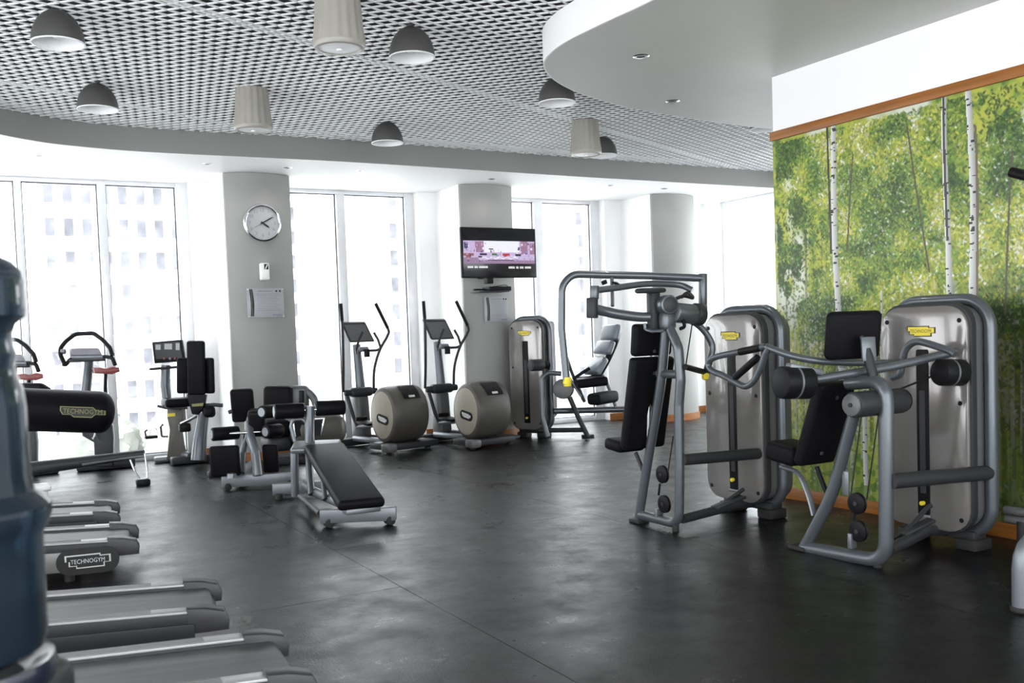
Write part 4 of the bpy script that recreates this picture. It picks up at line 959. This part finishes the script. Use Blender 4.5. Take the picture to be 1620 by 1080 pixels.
for a, c in (((434, 651), (480, 649)), ((499, 646), (545, 644))):
    o = T.part('foam_roller', MB().cyl(at(*a, 8.2 if a[0] < 460 else 8.35), at(*c, 8.3 if a[0] < 460 else 8.45), .066, 22, .012), 'pad')
    q0, q1 = at(*a, 8.2 if a[0] < 460 else 8.35), at(*c, 8.3 if a[0] < 460 else 8.45); d_ = (q1-q0).normalized()
    T.part('roller_cap', MB().cyl(q0-d_*.006, q0+d_*.004, .045, 18), 'silver', o)
T.part('loop_handle', MB().tube([at(466, 698, 8.3), at(460, 675, 8.3), at(463, 664, 8.3), at(478, 662, 8.3), at(484, 668, 8.3)], .014, .05), 'silver')

# ------------------------------------------------------------------ upright ab crunch bench behind it
T = Thing('ab_bench', 'silver ab bench with black pads and paired foam rollers, behind the decline bench', 'bench', PZ(415, 772))
d9 = lambda x, y, d=9.1: at(x, y, d)
q0, q1 = PZ(354, 776), PZ(470, 770); ln = (q1-q0).length; qm = (q0+q1)/2; qx = (q1-q0).normalized()
T.part('crossbeam', MB().box((qm.x, qm.y+.04, .085), (ln, .09, .11), .006, frame(qx, (0, 0, 1))), 'silver')
for s_ in (-.44, .40):
    q = qm+qx*ln*s_; T.part('wheel', MB().cyl((q.x, q.y-.02, .034), (q.x, q.y+.05, .034), .034, 16, .006), 'rubberfoot')
T.part('rear_beam', MB().box((qm.x+.02, qm.y+.65, .08), (.10, 1.2, .09), .01, frame(qx, (0, 0, 1))), 'silver'); T.part('rear_foot', MB().box((qm.x+.02, qm.y+1.2, .03), (.5, .1, .06), .01), 'tubedark')
T.part('frame_leg', MB().tube([d9(408, 752, 9.1), d9(404, 715, 9.15), d9(396, 692, 9.2), d9(394, 668, 9.3)], .045, .06), 'silver')
T.part('frame_leg', MB().tube([d9(382, 748, 9.2), d9(384, 715, 9.3), d9(391, 680, 9.3), d9(396, 660, 9.3)], .032, .06), 'tube')
T.part('beam_knob', MB().lathe([(0, 0), (.05, .01), (.045, .05), (0, .06)], d9(367, 757, 9.0), (0, 0, 1), 14), 'silver')
o = pad(T, 'back_pad', d9(384, 641, 9.5), qx, d9(382, 610, 9.4)-d9(388, 672, 9.5), .22, .33, .08)
T.part('pad_grip', MB().tube([d9(362, 652, 9.4), d9(368, 650, 9.4)], .02), 'tubedark')
for a, c in (((335, 687), (377, 684)), ((420, 683), (444, 680)), ((414, 652), (434, 650))):
    q0, q1 = d9(*a, 9.1), d9(*c, 9.25); d_ = (q1-q0).normalized(); o = T.part('foam_roller', MB().cyl(q0, q1, .064, 22, .012), 'pad'); T.part('roller_cap', MB().cyl(q0-d_*.006, q0+d_*.004, .042, 18), 'silver', o)
T.part('roller_axle', MB().tube([d9(338, 687, 9.1), d9(440, 681, 9.3)], .014), 'chrome')
T.part('roller_axle', MB().tube([d9(398, 655, 9.25), d9(420, 652, 9.2)], .016), 'tubedark')
T.part('pivot_block', MB().box(d9(407, 668, 9.3), (.16, .14, .26), .03, frame(qx, (0, -.3, 1)), 3), 'black')
pad(T, 'knee_pad', d9(356, 729, 9.0), qx, d9(350, 704, 8.95)-d9(358, 753, 9.0), .27, .29, .07)
pad(T, 'knee_pad', d9(428, 725, 9.3), qx, d9(424, 702, 9.25)-d9(432, 748, 9.3), .15, .28, .06)

# ------------------------------------------------------------------ recumbent bikes and upright bikes by the windows
T = Thing('recumbent_bike', 'recumbent exercise bike with dark console and winged black seat back', 'exercise bike', PZ(300, 735))
k = lambda x, y, d=11.6: at(x, y, 11.0+(d-11.35)*.66)
cs = T.part('console', MB().prism([k(240, 541, 12.0), k(287, 537, 12.0), k(292, 571, 12.0), k(244, 575, 12.0)], FWD*.06, .01), 'black')
T.part('console_screen', MB().prism([k(244, 543.5, 11.99), k(284, 540, 11.99), k(288, 565, 11.99), k(247, 568, 11.99)], FWD*.004), 'tubedark', cs)
for (x, y, w_, h_) in ((250, 549, 8, 8), (266, 548, 12, 9), (281, 548, 6, 11)):
    T.part('display', MB().prism([k(x-w_/2, y-h_/2, 11.985), k(x+w_/2, y-h_/2, 11.985), k(x+w_/2, y+h_/2, 11.985), k(x-w_/2, y+h_/2, 11.985)], FWD*.003), em('lcd', (.30, .33, .33), 1), cs)
for i, x in enumerate((260, 269, 277)): T.part('button', MB().lathe([(0, 0), (.016, 0), (.014, .008), (0, .01)], k(x, 567, 11.985), -FWD, 10), ('redpad', 'farglass', 'redpad')[i], cs)
T.part('book_ledge', MB().box(k(260, 582, 11.95), (.34, .10, .03), .012, frame((1, 0, .03), (0, 0, 1))), 'tubedark')
T.part('console_post', MB().tube([k(262, 577, 12.0), k(261, 610, 12.0), k(265, 641, 12.0)], .055), 'tube')
T.part('drive_housing', MB().prism([k(x, y, 11.95) for x, y in ((264, 642), (289, 642), (288, 662), (284, 680), (287, 700), (292, 726), (263, 728), (266, 700), (268, 680), (264, 660))], FWD*.12, .015), 'taupe')
T.part('housing_mark', MB().prism([k(x, y, 11.94) for x, y in ((265, 654), (277, 653), (277, 658), (265, 659))], FWD*.005), 'yellow')
ped = T.part('crank', MB().tube([k(266, 690, 11.95), k(256, 690, 11.9), k(254, 674, 11.85), k(257, 672, 11.8)], .014, .02), 'chrome')
T.part('pedal', MB().box(k(239, 691, 11.85), (.14, .09, .035), .01), 'black', ped); T.part('pedal_strap', MB().tube([k(231, 691, 11.85), k(229, 682, 11.85), k(233, 680, 11.85)], .010, .02, 6), 'black', ped)
T.part('toe_loop', MB().tube([k(236, 688, 11.9), k(238, 678, 11.9), k(246, 676, 11.9), k(250, 688, 11.9)], .008, .03, 6), 'chrome', ped)
u_ = k(311, 540, 11.4)-k(311, 624, 11.45)
pad(T, 'seat_back', k(310.5, 582, 11.42), RGT, u_, .205, .62, .07, 'pad', .03)
for x, s_ in ((289, -1), (331, 1)): pad(T, 'seat_wing', k(x, 594, 11.5), RGT*1+FWD*(-.35*s_), u_, .13, .41, .06, 'pad', .028)
T.part('seat_back_cover', MB().prism([k(295, 624, 11.4), k(325, 624, 11.4), k(322, 644, 11.4), k(312, 656, 11.4), k(303, 655, 11.4)], FWD*.08, .012), 'black')
T.part('cover_badge', MB().prism([k(303, 639, 11.39), k(322, 637, 11.39), k(321, 642, 11.39), k(304, 643, 11.39)], FWD*.004), 'dullyellow')
T.part('seat_cushion', MB().box(k(282, 636, 11.75), (.34, .34, .10), .035, None, 4), 'pad')
T.part('side_handle', MB().tube([k(250, 642, 11.7), k(262, 645, 11.65), k(296, 645, 11.6)], .016, .04), 'tubedark'); T.part('side_handle', MB().tube([k(325, 641, 11.5), k(338, 640, 11.45), k(352, 641, 11.45)], .022, .04), 'tubedark')
T.part('seat_pivot', MB().box(k(330, 651, 11.5), (.14, .14, .13), .04, None, 3), 'black')
T.part('seat_slide', MB().tube([k(287, 670, 11.7), k(300, 664, 11.6), k(314, 656, 11.5)], .02), 'chrome'); T.part('adjust_box', MB().box(k(292, 676, 11.75), (.13, .1, .1), .02), 'black')
T.part('seat_post', MB().tube([k(322, 655, 11.5), k(317, 690, 11.4), k(314, 728, 11.35)], [.062, .085], 0, 16, True), 'tube')
q0, q1 = PZ(272, 737), PZ(334, 731); qm = (q0+q1)/2; T.part('rear_foot', MB().box((qm.x, qm.y+.05, .05), ((q1-q0).length, .12, .09), .02, frame((q1-q0), (0, 0, 1))), 'tubedark')
q2 = PZ(278, 729); T.part('base_rail', MB().tube([(qm.x, qm.y+.05, .09), (q2.x+.05, q2.y-.1, .08)], .04), 'silver'); T.part('front_foot', MB().box((q2.x, q2.y-.05, .04), (.5, .12, .07), .02), 'silver')

T = Thing('stepper', 'rounded grey recumbent stepper with dark recess, half hidden behind the benches', 'exercise machine', PZ(480, 716))
s9 = lambda x, y, d=11.2: at(x, y, d-.9)
T.part('body_shell', MB().box(s9(498, 678, 11.2), (.56, .62, .34), .14, None, 5), 'taupe'); T.part('shell_foot', MB().box(s9(498, 703, 11.2), (.46, .5, .20), .06, None, 3), 'tubedark')
T.part('recess_rim', MB().prism([s9(x, y, 10.86) for x, y in ((462, 663), (514, 661), (508, 690), (466, 692))], FWD*.04, .01), 'chrome')
T.part('recess', MB().prism([s9(x, y, 10.85) for x, y in ((464.5, 665), (511, 663), (506, 688), (468.5, 690))], FWD*.02), 'black')
pad(T, 'seat_back', s9(440, 630, 11.2), RGT, UPV, .30, .26, .12, 'pad', .04); T.part('seat_shell', MB().box(s9(462, 630, 11.32), (.36, .16, .28), .05, frame(RGT, UPV), 4), 'greyshell')
T.part('seat_cushion', MB().box(s9(433, 677, 11.1), (.28, .36, .18), .05, None, 4), 'pad'); T.part('seat_base', MB().box(s9(437, 700, 11.15), (.26, .36, .16), .05, None, 3), 'tubedark')
T.part('lever_arch', MB().tube([s9(478, 615, 11.3), s9(488, 621, 11.3), s9(497, 632, 11.3), s9(502, 650, 11.3)], .04, 0, 12, True), 'greyshell')
T.part('base_plate', MB().box((PZ(475, 730).x, PZ(475, 730).y, .05), (.75, .4, .1), .02), 'tubedark')

def upright_bike(dx, dy, label, dd):
    T = Thing('exercise_bike', label, 'exercise bike', PZ(165+dx, 742+dy)); k = lambda x, y, d=11.5: at(x+dx, y+dy, 10.72+(d-11.1)*.6+dd)
    hb = T.part('handlebar', MB().tube([k(103, 577, 11.3), k(96, 562, 11.3), k(95, 551, 11.35), k(104, 540, 11.4), k(119, 528, 11.5), k(148, 527, 11.5), k(162, 537, 11.45), k(174, 550, 11.4), k(178, 562, 11.35)], .024, .10, 10), 'black')
    T.part('lower_bar', MB().tube([k(100, 576, 11.3), k(104, 577, 11.3), k(112, 567, 11.4), k(130, 566, 11.45), k(168, 564, 11.4), k(178, 566, 11.35), k(182, 577, 11.3)], .023, .06, 10), 'black', hb)
    T.part('bar_clip', MB().cyl(k(97, 556, 11.33), k(103, 556, 11.33), .03, 12), 'silver', hb)
    cs = T.part('console', MB().prism([k(109, 551, 11.5), k(157, 550, 11.5), k(163, 563, 11.35), k(111, 564, 11.35)], (0, .02, -.05), .012), 'silver'); T.part('console_screen', MB().prism([k(113, 552, 11.485), k(154, 551, 11.485), k(159, 561, 11.36), k(114, 562, 11.36)], (0, -.004, .006)), 'farglass', cs)
    T.part('console_tray', MB().box(k(138, 570, 11.5), (.38, .12, .03), .012), 'tubedark')
    T.part('console_post', MB().tube([k(141, 568, 11.5), k(138, 600, 11.55), k(134, 640, 11.55), k(136, 668, 11.55)], [.05, .062], 0, 12, True), 'tube')
    T.part('body_shell', MB().prism([k(x, y, 11.35) for x, y in ((125, 660), (145, 652), (164, 662), (178, 672), (180, 690), (179, 738), (150, 738), (148, 700), (130, 690))], (.03, .16, 0), .03), 'tubedark')
    sd = T.part('saddle', MB().prism([k(x, y, 11.1) for x, y in ((148, 582), (160, 581), (168, 583), (178, 580), (189, 581), (190, 588), (178, 592), (150, 591))], (.0, .22, .0), .02), 'redpad')
    T.part('saddle_post', MB().tube([k(167, 591, 11.2), k(166, 640, 11.25), k(168, 668, 11.35)], .019), 'black', None); T.part('adjust_knob', MB().cyl(k(160, 640, 11.2), k(165, 640, 11.22), .03, 12), 'black')
    T.part('crank', MB().tube([k(152, 680, 11.3), k(149, 692, 11.25), k(147, 693, 11.2)], .013), 'chrome')
    q0, q1 = PZ(122+dx, 747+dy), PZ(215+dx, 739+dy); qm = (q0+q1)/2; T.part('rear_foot', MB().box((qm.x, qm.y+.05, .055), ((q1-q0).length, .12, .10), .02, frame(q1-q0, (0, 0, 1))), 'tubedark')
    T.part('base_rail', MB().box((qm.x-.02, qm.y+.16, .07), (.12, .30, .08), .02), 'silver'); T.part('front_foot', MB().box((qm.x-.02, qm.y+.27, .045), (.50, .10, .09), .02), 'tubedark')
    T.part('transport_wheel', MB().cyl((qm.x+.25, qm.y+.27, .05), (qm.x+.29, qm.y+.27, .05), .045, 14), 'rubberfoot')
upright_bike(0, 0, 'upright exercise bike with angular loop handlebar and dark red saddle', 0)
upright_bike(-121, 10, 'upright exercise bike mostly hidden behind the blue water bottle', -.35)

# ------------------------------------------------------------------ back extension bench
T = Thing('back_extension_bench', 'black back extension bench with long rounded thigh pads with olive print', 'bench', PZ(140, 768))
e = lambda x, y, d=9.6: at(x, y, d)
b = MB(); c0, c1 = e(20, 647, 9.2), e(163, 652, 9.5); ax = (c1-c0).normalized()
prof = [(0, 0), (.18, 0), (.202, .02), (.205, .05)]; L_ = (c1-c0).length
prof += [(.205, L_-.02)] + [(.205*math.cos(a), L_-.02+.13*math.sin(a)) for a in [PI/2*i/6 for i in range(1, 6)]] + [(0, L_+.11)]
tp = T.part('thigh_pad', MB().lathe(prof, c0, ax, 28), 'pad')
nrm_ = ax.cross(UPV).normalized(); nrm_ = nrm_ if nrm_.dot(FWD) < 0 else -nrm_
mm_ = place((c0+c1)/2+ax*.22+nrm_*.2065+UPV*.005, ax, UPV)
pl = [(-.5, .05), (-.5, .42), (.22, .42), (.30, .16), (.5, .16), (.5, -.22), (.28, -.22), (.2, -.5), (-.2, -.5), (-.26, -.3), (-.44, -.3)]
lg = T.part('printed_badge', MB().prism([mm_ @ V((x*.40, y*.11, 0)) for x, y in pl], nrm_*.002), 'dullyellow', tp)
T.part('badge_ground', MB().prism([mm_ @ V((x*.38, y*.09, .0025)) for x, y in pl], nrm_*.001), 'ink', tp)
vs, fs = text_geo('TECHNOGYM', 1.0); kx = .34/(max(v.x for v in vs)-min(v.x for v in vs))
T.part('printed_lettering', MB().add([mm_ @ V((v.x*kx, v.y*kx*1.2, .0045)) for v in vs], fs), 'dullyellow', tp, smooth=False)
c0, c1 = e(60, 636, 9.75), e(122, 639, 9.95); ax2 = (c1-c0).normalized(); L_ = (c1-c0).length
T.part('thigh_pad', MB().lathe([(0, 0), (.11, 0), (.125, .03), (.125, L_)] + [(.125*math.cos(a), L_+.10*math.sin(a)) for a in [PI/2*i/5 for i in range(1, 5)]] + [(0, L_+.10)], c0-FWD*.0-V((0, 0, .05)), ax2, 24), 'pad')
T.part('hip_roller', MB().tube([e(25, 613, 9.75), e(64, 613, 9.75), e(75, 620, 9.75)], .05, .08, 14), 'pad')
T.part('pad_carrier', MB().box(e(50, 632, 9.6), (.22, .12, .12), .01), 'silver')
T.part('support_post', MB().tube([e(30, 660, 9.5), e(28, 700, 9.5), e(26, 745, 9.5)], .05), 'tube')
fr0, fr1 = e(20, 745, 9.5), e(229, 717, 9.85)
T.part('long_rail', MB().tube([fr0, e(120, 732, 9.7), fr1], [.075, .04], 0, 12), 'tubedark')
T.part('rail_strip', MB().tube([e(130, 735, 9.65), e(180, 727, 9.75), e(230, 721, 9.8)], .012, 0, 8, True), 'silver')
ft = PZ(230, 767)
T.part('strut', MB().tube([e(229, 717, 9.8), e(233, 745, 9.78), V((ft.x+.02, ft.y, .05))], .010, .03, 8), 'chrome'); T.part('strut', MB().tube([e(206, 727, 9.75), e(213, 745, 9.75), V((ft.x-.04, ft.y, .05))], .010, .03, 8), 'chrome')
T.part('foot_block', MB().box((ft.x-.02, ft.y, .03), (.13, .10, .06), .012), 'black'); T.part('foot_cap', MB().box((ft.x-.02, ft.y, .064), (.10, .08, .008), .002), 'silver')
T.part('rear_foot', MB().box((fr0.x, fr0.y+.14, .04), (.12, .36, .08), .012), 'tubedark'); T.part('rear_post', MB().tube([(fr0.x, fr0.y, .07), fr0+V((.04, .0, 0))], .03), 'tubedark')

# ------------------------------------------------------------------ treadmills along the left: only their rear decks are in view
M['capgrey'] = mat('dark_grey_cap', (.045, .045, .047), .4, .1, spec=.3, var=.05)
M['railskirt'] = mat('silver_skirt', (.20, .20, .20), .4, .3, var=.06)
def treadmill(far, near, rot, label, logo=False):
    c = (V(far)+V(near))/2; c.z = 0
    T = Thing('treadmill', label, 'treadmill', c, rot, 'treadmills in a row')
    def P_(n_, mb, m, par=None):
        if n_ not in ('foot', 'upright', 'handrail', 'motor_hood', 'console'): mb.v = [(x, y, z+max(0, -x)*.035) for x, y, z in mb.v]
        return T.part(n_, mb, m, par, local=True)
    W, L = .60, 1.95; hz = .205
    # belt bed with a rounded rear end
    b = MB().prism([V((x, -W/2+.085, z)) for x, z in ((-.02, hz-.05), (-.004, hz-.028), (-.012, hz-.008), (-.03, hz), (-L+.35, hz+.012), (-L+.35, hz-.06), (-.04, hz-.07))], (0, W-.17, 0), .0); P_('running_belt', b, 'belt')
    for s_ in (-1, 1):
        y = s_*(W/2-.045)
        rl = P_('side_rail', MB().prism([V((x, y-.045, z)) for x, z in ((.0, hz-.012), (-.12, hz+.012), (-L+.3, hz+.022), (-L+.3, hz-.05), (.0, hz-.06))], (0, .09, 0), .008), 'tubedark')
        P_('rail_top', MB().prism([V((x, y-.043, z)) for x, z in ((-.10, hz+.008), (-.10, hz+.024), (-L+.3, hz+.032), (-L+.3, hz+.018))], (0, .086, 0), .010), 'rail', rl)
        for g_ in (-.024, -.008, .008, .024): P_('grip_rib', MB().box((-L/2+.1, y+g_, hz+.0288), (L-.75, .004, .0016), 0, Matrix.Rotation(.0055, 3, 'Y')), 'greyshell', rl)
        P_('rear_cap', MB().prism([V((x, y-.05, z)) for x, z in ((.045, hz-.075), (.05, hz-.03), (.03, hz+.012), (-.05, hz+.032), (-.13, hz+.036), (-.13, hz-.08))], (0, .10, 0), .014), 'capgrey')
        P_('side_skirt', MB().minmax((-L+.3, s_*(W/2)-.012, .055), (-.10, s_*(W/2)+.006, hz-.03), .006), 'railskirt' if logo else 'tubedark')
        P_('foot', MB().cyl((-.35, s_*(W/2-.07), 0), (-.35, s_*(W/2-.07), .06), .03, 12), 'rubberfoot'); P_('foot', MB().cyl((-L+.5, s_*(W/2-.07), 0), (-L+.5, s_*(W/2-.07), .06), .03, 12), 'rubberfoot')
        P_('upright', MB().tube([(-L+.45, s_*(W/2+.01), hz), (-L+.30, s_*(W/2+.01), .8), (-L+.38, s_*(W/2), 1.2)], .035, .1), 'tube')
        P_('handrail', MB().tube([(-L+.38, s_*(W/2), 1.15), (-L+.65, s_*(W/2), 1.0), (-L+.85, s_*(W/2), .98)], .022, .08), 'black')
    P_('rear_roller_cover', MB().box((-.02, 0, hz-.055), (.06, W-.16, .05), .02, None, 3), 'tubedark')
    P_('motor_hood', MB().box((-L+.18, 0, .19), (.50, W+.04, .30), .08, None, 4), 'greyshell')
    P_('console', MB().box((-L+.32, 0, 1.28), (.12, W, .34), .04, Matrix.Rotation(-.4, 3, 'Y'), 3), 'greyshell')
    if logo: badge(TT(T), V((-.24, -W/2-.0125, .125)), V((1, 0, 0)), V((0, 0, 1)), .24, 'tubedark', 'badge', None, 'ink')
far = {1: ((430, 1000), (500, 1060)), 2: ((323, 918), (370, 962)), 3: ((200, 827), (225, 853)), 4: ((175, 792), (192, 810))}
rz = {1: -5, 2: -9, 3: -8, 4: -7}
lbs = {1: 'treadmill deck with grooved side rails, nearest to the camera', 2: 'treadmill deck second from the camera, with a narrow dark skirt', 3: 'treadmill with a silver maker badge on its tall side skirt', 4: 'treadmill deck farthest from the camera, beside the badge-bearing one'}
for n_ in (1, 2, 3, 4):
    (a, c) = far[n_]; treadmill(PZ(*a, .22)+V((-.02, 0, 0)), PZ(*c, .22)+V((-.02, 0, 0)), math.radians(rz[n_]), lbs[n_], n_ == 3)
# folded white towel / step lying behind the last treadmill
p = PZ(62, 782); T = Thing('step_platform', 'pale rounded step lying on the floor behind the farthest treadmill', 'step', p)
T.part('top', MB().box((p.x-.15, p.y-.02, .07), (.5, .3, .05), .02, None, 3), 'plastic'); T.part('riser', MB().box((p.x-.15, p.y-.02, .025), (.44, .26, .05), .012), 'badge')

# ------------------------------------------------------------------ blue water bottle on its dispenser, close to the lens
bc = at(-101, 700, 1.45); dz = lambda y: at(-101, y, 1.45).z
T = Thing('water_dispenser', 'dark water dispenser under the blue bottle at the picture edge', 'water dispenser', (bc.x, bc.y, 0))
zt = dz(1065)
M['navy'] = mat('glossy_navy_plastic', (.012, .016, .03), .15, coat=.6)
T.part('cabinet', MB().box((bc.x, bc.y, (zt-.02)/2), (.27, .27, zt-.02), .03, Matrix.Rotation(-YAW, 3, 'Z'), 3), 'tubedark')
T.part('bottle_collar', MB().lathe([(.10, -.03), (.142, -.03), (.149, -.01), (.144, .008), (.135, .006), (.12, -.01), (.1, -.02)], (bc.x, bc.y, zt), (0, 0, 1), 40), 'navy')
T.part('tap', MB().cyl((bc.x+.1, bc.y-.16, zt-.12), (bc.x+.12, bc.y-.20, zt-.12), .015, 12), 'farglass'); T.part('drip_tray', MB().box((bc.x+.09, bc.y-.16, zt-.4), (.16, .1, .03), .008, Matrix.Rotation(-YAW, 3, 'Z')), 'tubedark')
s_ = 1.45/FPX
prf = [(60, 395), (98, 403), (122, 415), (135, 430), (139, 445), (139.5, 492), (138, 503), (122, 516), (117, 530), (118, 550), (122, 566), (118, 580), (121, 600), (128, 620), (131, 650), (132, 760), (136, 785), (150, 797), (160, 808), (161, 822), (156, 838), (146, 856), (145, 900), (145, 1020), (138, 1040), (110, 1056)]
out = [(0, dz(393))] + [(r*s_, dz(y)) for r, y in prf]
T2 = Thing('water_bottle', 'large blue plastic water bottle upside down on the dispenser', 'bottle', (bc.x, bc.y, dz(1056)))
T2.part('bottle_shell', MB().lathe(out, (bc.x, bc.y, 0), (0, 0, 1), 56), 'bottle')
wt = [(0, dz(940))] + [((r-4)*s_, dz(y)) for r, y in prf if y > 890]; wt = [(0, dz(945)), (140*s_, dz(945)), (141*s_, dz(1020)), (134*s_, dz(1037)), (105*s_, dz(1052)), (0, dz(1052))]
T2.part('water', MB().lathe(wt, (bc.x, bc.y, 0), (0, 0, 1), 48), 'water')

# ------------------------------------------------------------------ edge of a further machine at the right border
p = PZ(1613, 968); T = Thing('cable_machine', 'silver bent-tube machine mostly outside the picture beside the mural', 'exercise machine', (p.x, p.y, 0))
zt = at(1612, 858, 4.45).z
T.part('bent_frame', MB().tube([(p.x+.02, p.y, .02), (p.x+.02, p.y, zt-.0), (p.x+.75, p.y-.28, zt+.06), (p.x+1.0, p.y-.3, zt+.06)], .045, .22, 16), 'silver')
T.part('frame_foot', MB().cyl((p.x+.02, p.y, 0), (p.x+.02, p.y, .025), .052, 18, .004), 'rubberfoot')
T.part('side_frame', MB().tube([(p.x+1.0, p.y-.3, .02), (p.x+1.0, p.y-.3, 2.25), (p.x+.9, p.y+.05, 2.25)], .045, .12, 14), 'tube')
q0, q1 = PX(1590, 806, 5.35), PX(1592, 820, 5.35)
T.part('base_beam', MB().tube([q0, q0+V((.02, -.5, 0)), (p.x+1.0, p.y-.3, q0.z)], .026, .05), 'greyshell'); T.part('base_beam', MB().tube([q1, q1+V((.02, -.5, 0)), (p.x+1.0, p.y-.3, q1.z-.02)], .026, .05), 'greyshell')
T.part('beam_foot', MB().cyl((q1.x, q1.y-.1, 0), (q1.x, q1.y-.1, q1.z), .03, 12), 'rubberfoot')
T.part('top_arm', MB().tube([PX(1600, 272, 5.2), PX(1640, 282, 5.2), (p.x+.92, p.y-.02, 2.25)], .03, .05), 'black')
